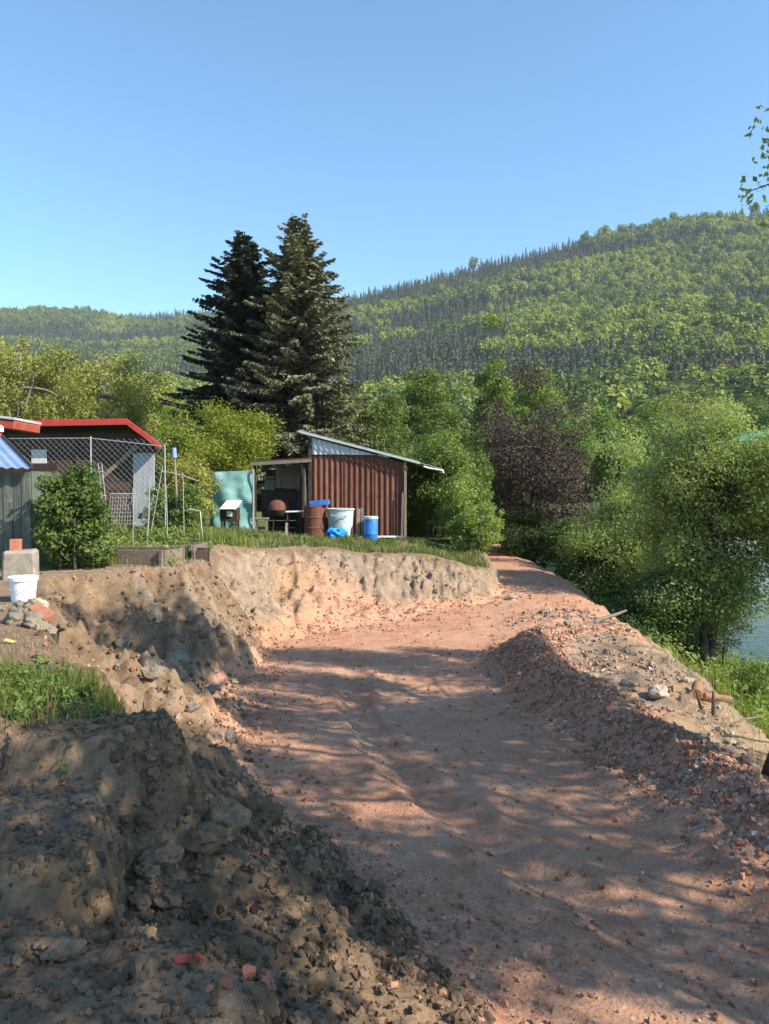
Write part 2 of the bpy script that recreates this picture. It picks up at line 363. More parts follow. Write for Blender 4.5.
def height(X, Y, full=False):
    X = np.asarray(X, float); Y = np.asarray(Y, float)
    near = sstep(40, 15, Y)
    wx = X + near * ((.11 + .06 * (Y < 6)) * fbm(X * 2.3, Y * 2.3, 4, 1) + .05 * fbm(X * 8, Y * 8, 2, 3))
    wy = Y + near * (.11 * fbm(X * 2.3 + 9, Y * 2.3 + 4, 4, 2) + .05 * fbm(X * 8 + 3, Y * 8, 2, 4))
    dt = pdist(wx, wy, TOP); de = pdist(wx, wy, TOE)
    it = inside(wx, wy, P_TOP); ie = inside(wx, wy, P_TOE)
    # plateau height
    num = 0; den = 0
    for (cx, cy, cz) in HC:
        wgt = 1 / ((X - cx) ** 2 + (Y - cy) ** 2 + .3) ** 1.5; num = num + wgt * cz; den = den + wgt
    zt = num / den
    wy2_ = wy + .05 * fbm(X * 9, Y * 9, 3, 99)
    zn = .79 + .16 * sstep(3.02, 3.10, wy2_ - .06 * (X + 1)) + .20 * sstep(4.03, 4.11, wy2_)
    zt = zn + (zt - zn) * sstep(4.3, 5.2, Y)
    rough_p = .035 * fbm(X * 1.8, Y * 1.8, 4, 5) + .012 * fbm(X * 9, Y * 9, 3, 6)
    zt = zt + rough_p
    # road
    zr = .40 * sstep(13, 20, Y) + .02 * fbm(X * 1.2, Y * 1.2, 3, 7) + .012 * fbm(X * 6, Y * 6, 4, 8)
    for rt, wd in ((RUT1, .17), (RUT2, .15)):
        d = pdist(X + .05 * fbm(X * 2, Y * 2, 2, 30), Y, rt)
        zr = zr - .062 * np.exp(-(d / wd) ** 2) * sstep(11.5, 9, Y) + .022 * np.exp(-((d - wd * 1.7) / (wd * .7)) ** 2) * sstep(11.5, 9, Y) * (1 + fbm(X * 9, Y * 9, 2, 31))
        zr = zr - .028 * np.exp(-(np.abs(d - wd) / .04) ** 2) * sstep(11, 8.5, Y) * np.clip(.6 + 1.2 * fbm(X * .9, Y * .9, 2, 35), 0, 1)
        tread = np.sin((Y * .8 + X * .6) * 55) * .014 * np.exp(-(d / wd) ** 4) * np.clip(.5 + fbm(X * 2, Y * 2, 2, 32), 0, 1)
        zr = zr + tread
    # slope between
    t = de / (de + dt + 1e-6)
    t = np.clip(t + (.17 * fbm(X * 2.6, Y * 2.6, 3, 9) + .055 * fbm(X * 9, Y * 6, 3, 91) * (1 + sstep(0, 1, X))) * np.minimum(1, 4 * t * (1 - t) * 1.5), 0, 1)
    steep = sstep(12, 13.5, Y) * 1.0
    tal = sstep(.6, -1.6, X)
    pr_bank = np.where(t < .42, (.22 + .12 * tal) * (t / .42) ** 1.15, (.22 + .12 * tal) + (.78 - .12 * tal) * np.clip((t - .42) / .54, 0, 1) ** (.7 + .25 * tal))
    pr_bank = pr_bank + .035 * np.sin(pr_bank * 22 + 4 * fbm(X * 1.2, Y * 1.2, 3, 92)) * np.clip(4 * pr_bank * (1 - pr_bank), 0, 1)
    nearw = sstep(5.0, 4.5, Y) * sstep(2.9, 3.3, Y)
    pr_near = np.where(t < .72, .42 * t / .72, .42 + .58 * np.clip((t - .72) / .24, 0, 1) ** .8)
    pr_mid = .9 * t ** 1.05 + .1 * sstep(.85, .97, t)
    pr = pr_mid + (pr_bank - pr_mid) * steep; pr = pr + (pr_near - pr) * nearw
    zs = zr + (zt - zr) * pr
    bell = np.clip(4 * t * (1 - t), 0, 1)
    gully = np.abs(fbm(X * 3.5 + .6 * Y, Y * 1.6, 3, 10))
    rill = np.abs(fbm((X * .8 - Y * .6) * .9 + 3, (X * .6 + Y * .8) * 2.6, 3, 33))
    zs = zs + bell * near * (.14 * fbm(X * 2.6, Y * 2.6, 4, 11) + .10 * (gully - .3)) + bell * sstep(12.5, 10.5, Y) * sstep(4.8, 6, Y) * (.20 * (rill - .3) + .10 * (.3 - lump_(X, Y)))
    lump = np.abs(fbm(X * 5.5, Y * 5.5, 3, 12, .6))
    clodz = sstep(6.5, 4.5, Y) * sstep(.75, .1, X)
    zs = zs + bell * clodz * (.12 * (.35 - lump) + .045 * (.3 - np.abs(fbm(X * 15, Y * 15, 3, 13))))
    z = np.where(it, zt, np.where(ie, zs, zr))
    z = np.where(ie & ~it, z + near * bell * (.010 + .022 * sstep(.3, 1.4, X) + .02 * (Y < 12)) * (.3 - np.abs(fbm(X * 13, Y * 13, 3, 93, .65))), z)
    wx2 = wx + .05 * fbm(X * 14, Y * 14, 3, 94); wy2 = wy + .05 * fbm(X * 14 + 5, Y * 14, 3, 95)
    ib = inside(wx2, wy2, BOWL); db = np.where(ib, 0, pdist(wx2, wy2, BOWL))
    zb = .44 - .25 * (X + 1.1) + .10 * (.35 - lump) + .05 * (.3 - np.abs(fbm(X * 14, Y * 14, 3, 13))) + .10 * np.exp(-(((X + .75) / .25) ** 2 + ((Y - 3.9) / .2) ** 2))
    z = np.minimum(z, zb + (z - zb) * np.clip(db / .16, 0, 1) ** .6 + (db > .16) * 5)
    z = np.where(it, z + clodz * .05 * (.3 - np.abs(fbm(X * 11, Y * 11, 3, 14))) * sstep(0, .1, dt), z)
    # right side: rubble ridge, bench, outer slope
    dw = pdist(wx, wy, WIND); right = inside(X, Y, P_WR)
    fade = sstep(13.2, 11.2, Y)
    ridge = (.40 + .10 * fbm(X * 1.7, Y * 1.7, 3, 15)) * np.exp(-(dw / np.where(right, .36, .46)) ** 2) * fade
    inroad = ~ie
    z = np.where(inroad, z + ridge + .05 * fbm(X * 7, Y * 7, 4, 16) * np.exp(-(dw / .5) ** 2) * fade, z)
    bench = np.where(inroad, sstep(1.9, 3.2, X) * sstep(2.0, 5, Y) * sstep(17, 12.5, Y), 0) * np.where(right | (Y > 11.5), 1, 0) * sstep(.0, .5, np.where(right, dw, .5))
    z = z + bench * (.12 + .10 * fbm(X * 1.5, Y * 1.5, 4, 17) + .035 * fbm(X * 8, Y * 8, 3, 18))
    do = pdist(wx, wy, OUT); io = inside(wx, wy, P_OUT)
    low = -1.95 + .12 * fbm(X * .5, Y * .5, 3, 19) - .55 * sstep(8.3, 10.5, X) * sstep(16.5, 19.5, Y)
    zo = z - .10 - .72 * do - .15 * np.minimum(do, .6) + near * .08 * fbm(X * 3, Y * 3, 4, 20)
    zo = np.maximum(zo, low) * 1.0
    z = np.where(io, z, np.where(zo > low, np.minimum(z, zo + .0), low))
    # rounded shoulder
    z = np.where(io, z - .10 * np.exp(-(do / .35) ** 2), z)
    # the valley floor far out
    far = sstep(45, 90, Y) + (1 - sstep(45, 90, Y)) * sstep(-14, -40, X)
    zfar = 1.0 + .6 * fbm(X * .02, Y * .02, 3, 21)
    zfar = np.where(X > 6, np.where(Y < 150, -2.9, zfar - 2), zfar)
    z = z + (zfar - z) * np.clip(far, 0, 1) * np.where((X > 5) & (Y < 60), 0, 1)
    z = np.where(Y < -5, z + (np.where(X < 4, .8, -2) - z) * sstep(-5, -15, Y), z)
    if not full: return z
    n = fbm(X * 1.3, Y * 1.3, 4, 22)
    red = np.where(~ie & io, 1.0, 0.0)
    red = np.where(ie & ~it, np.clip(1.15 - 2.6 * t - .5 * clodz, 0, 1), red)
    fan = np.exp(-(((X + .6) / 1.9) ** 2 + ((Y - 14.3) / .9) ** 2))
    red = np.where(ie & ~it, np.clip(red + .65 * fan, 0, 1), red)
    red = np.where(~ie & io & right, np.clip(1 - sstep(.25, .6, dw), 0, 1) * .9 + .30 + .25 * sstep(12, 14, Y), red)
    red = np.where(~ie & io & (Y > 12.5), .85, red)
    humus = np.where(it | ie, sstep(12.5, 7, Y) * .62 + .25 * clodz, .0)
    humus = np.where(ie & ~it & (Y < 6), .85, humus)
    humus = np.where(ie & ~it & (Y > 5) & (Y < 12.2), np.clip(.5 + .9 * n + .5 * (rill < .22), 0, 1), humus)
    humus = np.where(it & (Y < 4.3), .62 + .3 * n, humus)
    humus = np.where(ie & ~it & (Y > 12), np.maximum(humus, .75 * sstep(.80, .92, t + .12 * n) + .45 * np.clip(n, 0, 1)), humus)
    humus = np.where(~io, .35, humus)
    green = np.where(it, sstep(.15, .7, dt) * sstep(8.5, 11, Y) * .8, 0)
    green = np.where(it & (Y > 13), .55 + .35 * sstep(0, .5, dt), green)
    gp = np.exp(-(((X + 2.4) / .9) ** 2 + ((Y - 5.25) / .5) ** 2))
    green = np.where(it, np.maximum(green, gp * .9), green)
    green = np.where(~io, sstep(1.2, 2.4, do), green)
    green = np.where(far > .3, 1, green)
    rubble = np.where(~ie & io, .25 + .75 * np.exp(-(dw / .7) ** 2) * fade + .3 * sstep(5.5, 3, Y) + .35 * np.exp(-(de / .5) ** 2), fan)
    cls = np.where(~io, 3, np.where(ie & ~it, 1, np.where(it, 0, np.where(right & (dw > .1), 3, 2))))
    return z, dict(red=red, humus=humus, green=green, rubble=np.clip(rubble, 0, 1)), cls
def lump_(X, Y): return np.abs(fbm(X * 6.5, Y * 6.5, 3, 34, .6))
def gz(x, y): return float(height(np.array([x]), np.array([y]))[0])

def grow(start, step, g, end):
    out = []; p = start
    while p < end:
        p += step; step *= g; out.append(p)
    return out
xs = list(np.arange(-4.8, 5.0, .034))
xs = [-x for x in grow(4.8, .036, 1.075, 2500)][::-1] + xs + grow(xs[-1], .036, 1.075, 2500)
ys = list(np.arange(1.2, 8.0, .026))
a = grow(ys[-1], .027, 1.0125, 13.0); ys += a; ys += list(np.arange(ys[-1] + .04, 17.2, .042)); ys += grow(ys[-1], .06, 1.03, 21); ys += grow(ys[-1], .17, 1.08, 2500)
ys = [-y for y in grow(-1.2, .05, 1.18, 2500)][::-1] + ys
GX, GY = np.meshgrid(np.array(xs), np.array(ys))
GZ, GA, GC = height(GX, GY, True)
nx = len(xs); ny = len(ys)
idx = np.arange(nx * ny).reshape(ny, nx)
F = np.stack([idx[:-1, :-1], idx[:-1, 1:], idx[1:, 1:], idx[1:, :-1]], -1).reshape(-1, 4)
fc = GC.ravel()[F[:, 0]]
fy = GY.ravel()[F[:, 0]]
fc = np.where((fy > 40) | (fy < -12), 0, fc)
V = np.stack([GX.ravel(), GY.ravel(), GZ.ravel()], -1)
for k, nm, lab in ((0, 'ground', 'garden terrace and valley floor of soil and grass'), (1, 'cut_bank', 'raw earth bank cut along the left of the road'),
                   (2, 'dirt_road', 'red brick-dust track with wheel ruts'), (3, 'embankment', 'bare soil embankment on the lake side of the road')):
    f = F[fc == k]; used = np.unique(f); remap = np.zeros(len(V), np.int32); remap[used] = np.arange(len(used))
    me = nmesh(nm, V[used], remap[f], M['earth'], True, vattr={a: v.ravel()[used] for a, v in GA.items()})
    tag(link(nm, me), lab, nm.replace('_', ' '), kind='structure')

# lake
me = nmesh('lake', [(7.5, 12, -2.12), (900, 12, -2.12), (900, 260, -2.12), (7.5, 260, -2.12)], [(0, 1, 2, 3)], M['water'])
tag(link('lake', me), 'still blue lake water seen below the big tree', 'lake', kind='structure')

# ------------------------------------------------------------------ instancing of uncountable stuff (geometry nodes on a point mesh)
def blob_mesh(name, sub, amp, seed, mat, flat=False, sq=(1, 1, 1), freq=1.6):
    bm = bmesh.new(); bmesh.ops.create_icosphere(bm, subdivisions=sub, radius=1)
    rs = random.Random(seed); off = Vector((rs.uniform(0, 90), rs.uniform(0, 90), rs.uniform(0, 90)))
    for v in bm.verts:
        n = mnoise.fractal(v.co * freq + off, 1.0, 2.0, 3)
        v.co *= 1 + amp * n
        v.co.x *= sq[0]; v.co.y *= sq[1]; v.co.z *= sq[2]
    me = bpy.data.meshes.new(name); bm.to_mesh(me); bm.free(); me.materials.append(mat)
    me.polygons.foreach_set('use_smooth', [not flat] * len(me.polygons))
    return me
def chip_mesh(name, seed, mat):      # an angular brick fragment: a box with cut corners
    rs = random.Random(seed); bm = bmesh.new(); bmesh.ops.create_cube(bm, size=1.6)
    for v in bm.verts: v.co = Vector((v.co.x * rs.uniform(.65, 1.25), v.co.y * rs.uniform(.5, 1.0), v.co.z * rs.uniform(.4, .8)))
    for k in range(3):
        n = Vector((rs.uniform(-1, 1), rs.uniform(-1, 1), rs.uniform(-1, 1))).normalized()
        g = bmesh.ops.bisect_plane(bm, geom=bm.verts[:] + bm.edges[:] + bm.faces[:], plane_co=n * .62, plane_no=n, clear_outer=True)
        ed = [e for e in g['geom_cut'] if isinstance(e, bmesh.types.BMEdge)]
        if ed: bmesh.ops.contextual_create(bm, geom=ed)
    bmesh.ops.recalc_face_normals(bm, faces=bm.faces)
    me = bpy.data.meshes.new(name); bm.to_mesh(me); bm.free(); me.materials.append(mat); return me
def scatter(name, pts, rots, scl, idx, meshes, label, cat):
    c = bpy.data.collections.new(name + '_kinds')
    for i, m in enumerate(meshes):
        o = bpy.data.objects.new('%s_kind_%02d' % (name, i), m); c.objects.link(o)
    me = bpy.data.meshes.new(name); n = len(pts)
    me.vertices.add(n); me.vertices.foreach_set('co', np.asarray(pts, np.float32).ravel())
    a = me.attributes.new('rot', 'FLOAT_VECTOR', 'POINT'); a.data.foreach_set('vector', np.asarray(rots, np.float32).ravel())
    a = me.attributes.new('scl', 'FLOAT_VECTOR', 'POINT'); a.data.foreach_set('vector', np.asarray(scl, np.float32).ravel())
    a = me.attributes.new('idx', 'INT', 'POINT'); a.data.foreach_set('value', np.asarray(idx, np.int32))
    o = link(name, me); tag(o, label, cat, kind='stuff')
    g = bpy.data.node_groups.new(name, 'GeometryNodeTree')
    g.interface.new_socket('Geometry', in_out='INPUT', socket_type='NodeSocketGeometry')
    g.interface.new_socket('Geometry', in_out='OUTPUT', socket_type='NodeSocketGeometry')
    N, L = g.nodes, g.links
    gi = N.new('NodeGroupInput'); go = N.new('NodeGroupOutput'); ip = N.new('GeometryNodeInstanceOnPoints')
    ci = N.new('GeometryNodeCollectionInfo'); ci.inputs['Collection'].default_value = c
    ci.inputs['Separate Children'].default_value = True; ci.inputs['Reset Children'].default_value = True
    def na(nm, ty):
        x = N.new('GeometryNodeInputNamedAttribute'); x.data_type = ty; x.inputs['Name'].default_value = nm; return x.outputs['Attribute']
    L.new(gi.outputs[0], ip.inputs['Points']); L.new(ci.outputs[0], ip.inputs['Instance'])
    ip.inputs['Pick Instance'].default_value = True
    L.new(na('idx', 'INT'), ip.inputs['Instance Index'])
    e2r = N.new('FunctionNodeEulerToRotation'); L.new(na('rot', 'FLOAT_VECTOR'), e2r.inputs[0])
    L.new(e2r.outputs[0], ip.inputs['Rotation']); L.new(na('scl', 'FLOAT_VECTOR'), ip.inputs['Scale'])
    L.new(ip.outputs[0], go.inputs[0])
    md = o.modifiers.new('scatter', 'NODES'); md.node_group = g
    return o

# ------------------------------------------------------------------ hills and the far wood
CREST = [(-700, 330), (-300, 318), (0, 309), (60, 314), (120, 318), (190, 314), (260, 310), (330, 303), (400, 287), (480, 267), (560, 248), (640, 229), (700, 219), (769, 213), (900, 205), (1500, 200)]
cxp = np.array([(p[0] - 384.5) / 755 for p in CREST]); cyp = np.array([(490 - p[1]) / 755 for p in CREST])
def hill_z(X, Y):
    a = X / np.maximum(Y, 1); c = np.interp(a, cxp, cyp)
    D = 1150 + 380 * sstep(-.02, -.30, a)
    s = np.clip((Y - 210) / (D - 210), 0, 1.0)
    prof = .62 * s + .38 * s * s
    z = c * D * np.where(s < 1, prof * (1.0 - .06 * np.sin(s * 3.1)), 1)
    z = z + (14 * fbm(X * .006, Y * .006, 3, 40) + 9 * np.sin(s * 15 + 3 * a)) * s * (1 - s) * 2.5
    z = np.where(Y > D, c * D - .35 * (Y - D), z)
    return z - 2.5
hx = np.linspace(-1900, 1900, 160); hy = np.concatenate([np.linspace(205, 1600, 110), np.linspace(1640, 2400, 8)])
HX, HY = np.meshgrid(hx, hy); HZ = hill_z(HX, HY)
i2 = np.arange(HX.size).reshape(HX.shape)
F2 = np.stack([i2[:-1, :-1], i2[:-1, 1:], i2[1:, 1:], i2[1:, :-1]], -1).reshape(-1, 4)
tag(link('hill', nmesh('hill', np.stack([HX.ravel(), HY.ravel(), HZ.ravel()], -1), F2, M['floor'], True)), 'steep wooded hillside rising behind the garden', 'hill', kind='structure')

def rhombs(C, Nn, L, Wd, roll):
    # leaf faces: centre C, normal Nn, length L, width Wd -> 4-vertex faces, slightly folded
    Nn = Nn / (np.linalg.norm(Nn, axis=1, keepdims=True) + 1e-9)
    ref = np.where(np.abs(Nn[:, 2:3]) < .9, np.array([[0, 0, 1.]]), np.array([[1., 0, 0]]))
    A = np.cross(Nn, ref); A /= np.linalg.norm(A, axis=1, keepdims=True); B = np.cross(Nn, A)
    ca, sa = np.cos(roll)[:, None], np.sin(roll)[:, None]
    U = A * ca + B * sa; W = -A * sa + B * ca
    L = L[:, None]; Wd = Wd[:, None]
    V = np.stack([C - U * L * .5, C + W * Wd * .5 + Nn * L * .08 - U * L * .05, C + U * L * .5 - Nn * L * .06, C - W * Wd * .5 + Nn * L * .08 - U * L * .05], 1).reshape(-1, 3)
    F = np.arange(len(V)).reshape(-1, 4)
    return V, F
def far_broad(seed, mat, n=280, H=15, rx=5, low=.2):
    r = np.random.default_rng(seed)
    k = 9; cc = r.normal(0, 1, (k, 3)); cc /= np.linalg.norm(cc, axis=1, keepdims=True)
    cc *= r.uniform(.3, .75, (k, 1)); cc[:, 2] = cc[:, 2] * 1.0
    j = r.integers(0, k, n); d = r.normal(0, 1, (n, 3)); d /= np.linalg.norm(d, axis=1, keepdims=True)
    P = cc[j] + d * r.uniform(.28, .42, (n, 1))
    C = P * np.array([rx, rx, H * (1 - low) / 2]) + np.array([0, 0, H * (1 + low) / 2])
    V, F = rhombs(C, d + np.array([0, 0, .35]) + r.normal(0, .2, (n, 3)), r.uniform(1.1, 2.2, n), r.uniform(.9, 1.7, n), r.uniform(0, 6.3, n))
    return nmesh('far_broadleaf', V, F, mat, False, fattr={'var': r.random(n)})
def far_conifer(seed, mat, H=18, rad=2.6, lay=11, trunk=.0):
    r = np.random.default_rng(seed); Vs = []; Fs = []; o = 0
    zc = np.linspace(trunk * H, H * .97, lay * 2)
    C = []; Nn = []; Ls = []; Wd = []
    for z in zc:
        f = (z / H - trunk) / (1 - trunk); rb = rad * (1 - f) ** .7 + .22 if trunk == 0 else rad * math.sin(math.pi * min(1, .22 + .78 * f)) ** .7 + .2
        for q in range(9 if f < .75 else 5):
            a0 = r.uniform(0, 6.28); rr = rb * r.uniform(.45, .95)
            C.append((rr * math.cos(a0), rr * math.sin(a0), z + r.uniform(-.5, .3))); Nn.append((math.cos(a0), math.sin(a0), r.uniform(.2, .9))); Ls.append(r.uniform(1.0, 2.0)); Wd.append(r.uniform(.8, 1.5))
    C.append((0, 0, H)); Nn.append((1, .3, 0)); Ls.append(1.8); Wd.append(.5)
    C.append((0, 0, H)); Nn.append((-.3, 1, 0)); Ls.append(1.8); Wd.append(.5)
    n = len(C); rl = r.uniform(0, 6.3, n); rl[-2:] = math.pi / 2
    V, F = rhombs(np.array(C), np.array(Nn, float), np.array(Ls), np.array(Wd), rl)
    Vs = [tuple(v) for v in V]; Fs = [tuple(f) for f in F]; o = len(Vs)
    if False:
        for q in range(4):
            a0 = q * math.pi / 2; a1 = a0 + math.pi / 2
            Vs += [(.3 * math.cos(a0), .3 * math.sin(a0), 0), (.3 * math.cos(a1), .3 * math.sin(a1), 0), (.2 * math.cos(a1), .2 * math.sin(a1), H * .6), (.2 * math.cos(a0), .2 * math.sin(a0), H * .6)]
            Fs.append((o, o + 1, o + 2, o + 3)); o += 4
    return nmesh('far_conifer', Vs, Fs, mat, False, fattr={'var': r.random(len(Fs))})
far_kinds = [far_conifer(1, M['f_conifer']), far_conifer(2, M['f_conifer'], 21, 2.7), far_conifer(3, M['f_pine'], 16, 3.0, 9, .12), far_conifer(4, M['f_pine'], 18, 2.8, 9, .15),
             far_broad(5, M['f_broad']), far_broad(6, M['f_broad'], 300, 18, 5.5), far_broad(7, M['f_bright'], 280, 14, 5), far_broad(8, M['f_bright'], 300, 17, 5.5),
             far_broad(9, M['f_brown'], 260, 13, 4.6), far_broad(10, M['f_brown'], 260, 15, 5)]
def wood():
    r = np.random.default_rng(77)
    P = []
    for (y0, y1, sp) in ((212, 420, 6.2), (420, 800, 6.8), (800, 1560, 7.6)):
        Y = np.arange(y0, y1, sp); 
        for y in Y:
            hw = .66 * y + 30
            x = np.arange(-hw, hw, sp)
            P.append(np.stack([x + r.uniform(-sp, sp, len(x)) * .5, y + r.uniform(-sp, sp, len(x)) * .5], 1))
    P = np.concatenate(P); X, Y = P[:, 0], P[:, 1]
    a = X / Y; D = 1150 + 380 * sstep(-.02, -.30, a)
    k = Y < D + 25
    X, Y, a, D = X[k], Y[k], a[k], D[k]
    s = (Y - 210) / (D - 210)
    Z = hill_z(X, Y) - .6
    n1 = fbm(X * .005 + 3, (Y + .8 * Z) * .010, 4, 50) * 1.9 + .12 * np.sin(s * 22 + 4 * a + 1.5 * fbm(X * .004, Y * .004, 2, 53)); n2 = fbm(X * .012 - 7, Y * .012, 3, 51); n3 = fbm(X * .03, Y * .03, 2, 52)
    con = n1 + .10 * n3 + .20 * sstep(.78, 1.0, s) - .22 * sstep(.16, .02, s) + r.normal(0, .07, len(X)) + .03
    con = con + .10 * sstep(.18, .45, s) * sstep(-.3, .2, a) * sstep(.45, .3, a)
    kind = np.where(con > .10, np.where(n2 + r.normal(0, .2, len(X)) > .02, 2 + r.integers(0, 2, len(X)), r.integers(0, 2, len(X))),
                    np.where(n2 * .8 + n3 * .4 + r.normal(0, .14, len(X)) > .0, 6 + r.integers(0, 2, len(X)), 4 + r.integers(0, 2, len(X))))
    br = (n3 + r.normal(0, .25, len(X)) > .28) & (s < .25) & (kind >= 4)
    kind = np.where(br, 8 + r.integers(0, 2, len(X)), kind)
    sc = np.where(kind < 4, r.uniform(.55, 1.1, len(X)) * (1 - .25 * sstep(.85, 1, s)), r.uniform(.8, 1.45, len(X)))
    S = np.stack([sc * r.uniform(.85, 1.2, len(X)), sc * r.uniform(.85, 1.2, len(X)), sc * r.uniform(.85, 1.15, len(X))], 1)
    Rr = np.stack([r.normal(0, .03, len(X)), r.normal(0, .03, len(X)), r.uniform(0, 6.3, len(X))], 1)
    scatter('forest', np.stack([X, Y, Z], 1), Rr, S, kind, far_kinds, 'mixed conifer and broadleaf wood covering the far hillside', 'forest')
wood()

# ------------------------------------------------------------------ trees
def limb_path(p0, p1, sag, r, n=6):
    p0 = np.array(p0, float); p1 = np.array(p1, float)
    ts = np.linspace(0, 1, n); L = np.linalg.norm(p1 - p0)
    off = r.normal(0, .045 * L, 3)
    return [tuple(p0 + (p1 - p0) * t + off * math.sin(math.pi * t) + np.array([0, 0, sag * L * math.sin(math.pi * t)])) for t in ts]
def broadleaf(name, base, H, rx, rz, n, leaf, mat, label, seed, group=None, bark='bark', clumps=60, cw=.16, stems=1, trunk_r=.12, lean=(0, 0), cbase=None, nshape=.35, narrow=.55, extra=(), cz=None, cat='tree', up=.3, clz=.75):
    r = np.random.default_rng(seed); bx, by, bz = base
    e = empty(name, base, label, cat, group)
    cz0 = H - rz if cz is None else cz
    cen = np.array([lean[0], lean[1], cz0])
    # clump centres: irregular volume, more towards the outside, outline broken by low-frequency lobes
    D = r.normal(0, 1, (clumps, 3)); D /= np.linalg.norm(D, axis=1, keepdims=True)
    lob = 1 + nshape * np.array([mnoise.fractal(Vector(d * 1.3) + Vector((seed * 3.1, seed * 1.7, 0)), 1, 2, 3) for d in D])
    rad = r.uniform(.25, 1, clumps) ** .55 * lob * .86
    CC = D * rad[:, None] * np.array([rx, rx, rz]) + cen
    csz = r.uniform(.55, 1.35, clumps) * cw * (rx * rx * rz) ** (1 / 3)
    tips = [CC[i] for i in range(clumps)]
    wts = csz ** 2
    if len(extra):
        ex = np.array([q[:3] for q in extra]) - np.array(base); CC = np.concatenate([CC, ex]); csz = np.concatenate([csz, [q[3] for q in extra]])
        wts = np.concatenate([wts, [q[4] * wts.mean() for q in extra]])
    j = r.choice(len(CC), n, p=wts / wts.sum())
    d = r.normal(0, 1, (n, 3)); dl = np.linalg.norm(d, axis=1, keepdims=True); d /= dl
    P = CC[j] + d * (r.random((n, 1)) ** .45) * csz[j][:, None] * 1.7 * np.array([1, 1, clz])
    gb = -0.02
    P[:, 2] = np.maximum(P[:, 2], gb + .05)
    Nn = d * .6 + np.array([0, 0, up]) + r.normal(0, .55, (n, 3))
    Ls = leaf * r.uniform(.6, 1.35, n)
    V, F = rhombs(P, Nn, Ls, Ls * narrow * r.uniform(.8, 1.2, n), r.uniform(0, 6.3, n))
    var = np.clip(.5 + r.normal(0, .22, n) + .5 * (r.random(len(CC))[j] - .5), 0, 1)
    link('crown', nmesh(name + '_crown', V, F, mat, False, fattr={'var': var}), e)
    mb = MB()
    for s in range(stems):
        an = 2 * math.pi * s / max(stems, 1) + r.uniform(0, 1); sp = (0 if stems == 1 else .12 + .05 * stems)
        b0 = np.array([math.cos(an) * sp * .6, math.sin(an) * sp * .6, -.15])
        k = (0 if stems == 1 else .45)
        top = cen + np.array([math.cos(an) * rx * k, math.sin(an) * rx * k, rz * .45])
        tr = trunk_r / math.sqrt(stems)
        path = limb_path(b0, top, .03, r, 9)
        mb.tube(path, [tr * (1.25 if i == 0 else 1) * (1 - .82 * i / 8) for i in range(9)], 7)
        pick = r.choice(clumps, min(clumps, 10 if stems == 1 else 6), replace=False)
        for c in pick:
            q = path[int(r.integers(3, 8))]
            if CC[c][2] < q[2] - .3 * rz: q = path[3]
            L = limb_path(q, CC[c], .06, r, 5)
            mb.tube(L, [tr * .42 * (1 - .8 * i / 4) for i in range(5)], 5, cap=False)
            for m_ in range(3):
                c2 = CC[c] + r.normal(0, 1, 3) * csz[c] * 1.1
                mb.tube(limb_path(L[3], c2, 0, r, 3), [tr * .12, tr * .08, tr * .03], 3, cap=False)
    for q in extra:
        if len(q) > 5:
            st = np.array(q[5]) - np.array(base)
            mb.tube(limb_path(st, np.array(q[:3]) - np.array(base), .05, r, 7), [.03 * (1 - .85 * i / 6) for i in range(7)], 4, cap=False)
    me = bpy.data.meshes.new(name + '_trunk'); me.from_pydata(mb.v, [], mb.f); me.polygons.foreach_set('use_smooth', [True] * len(me.polygons)); me.materials.append(M[bark])
    link('trunk', me, e)
    return e
def W(px, d): return (px - 384.5) / 755 * d
def Zp(py, d): return EYE - (py - 490) / 755 * d

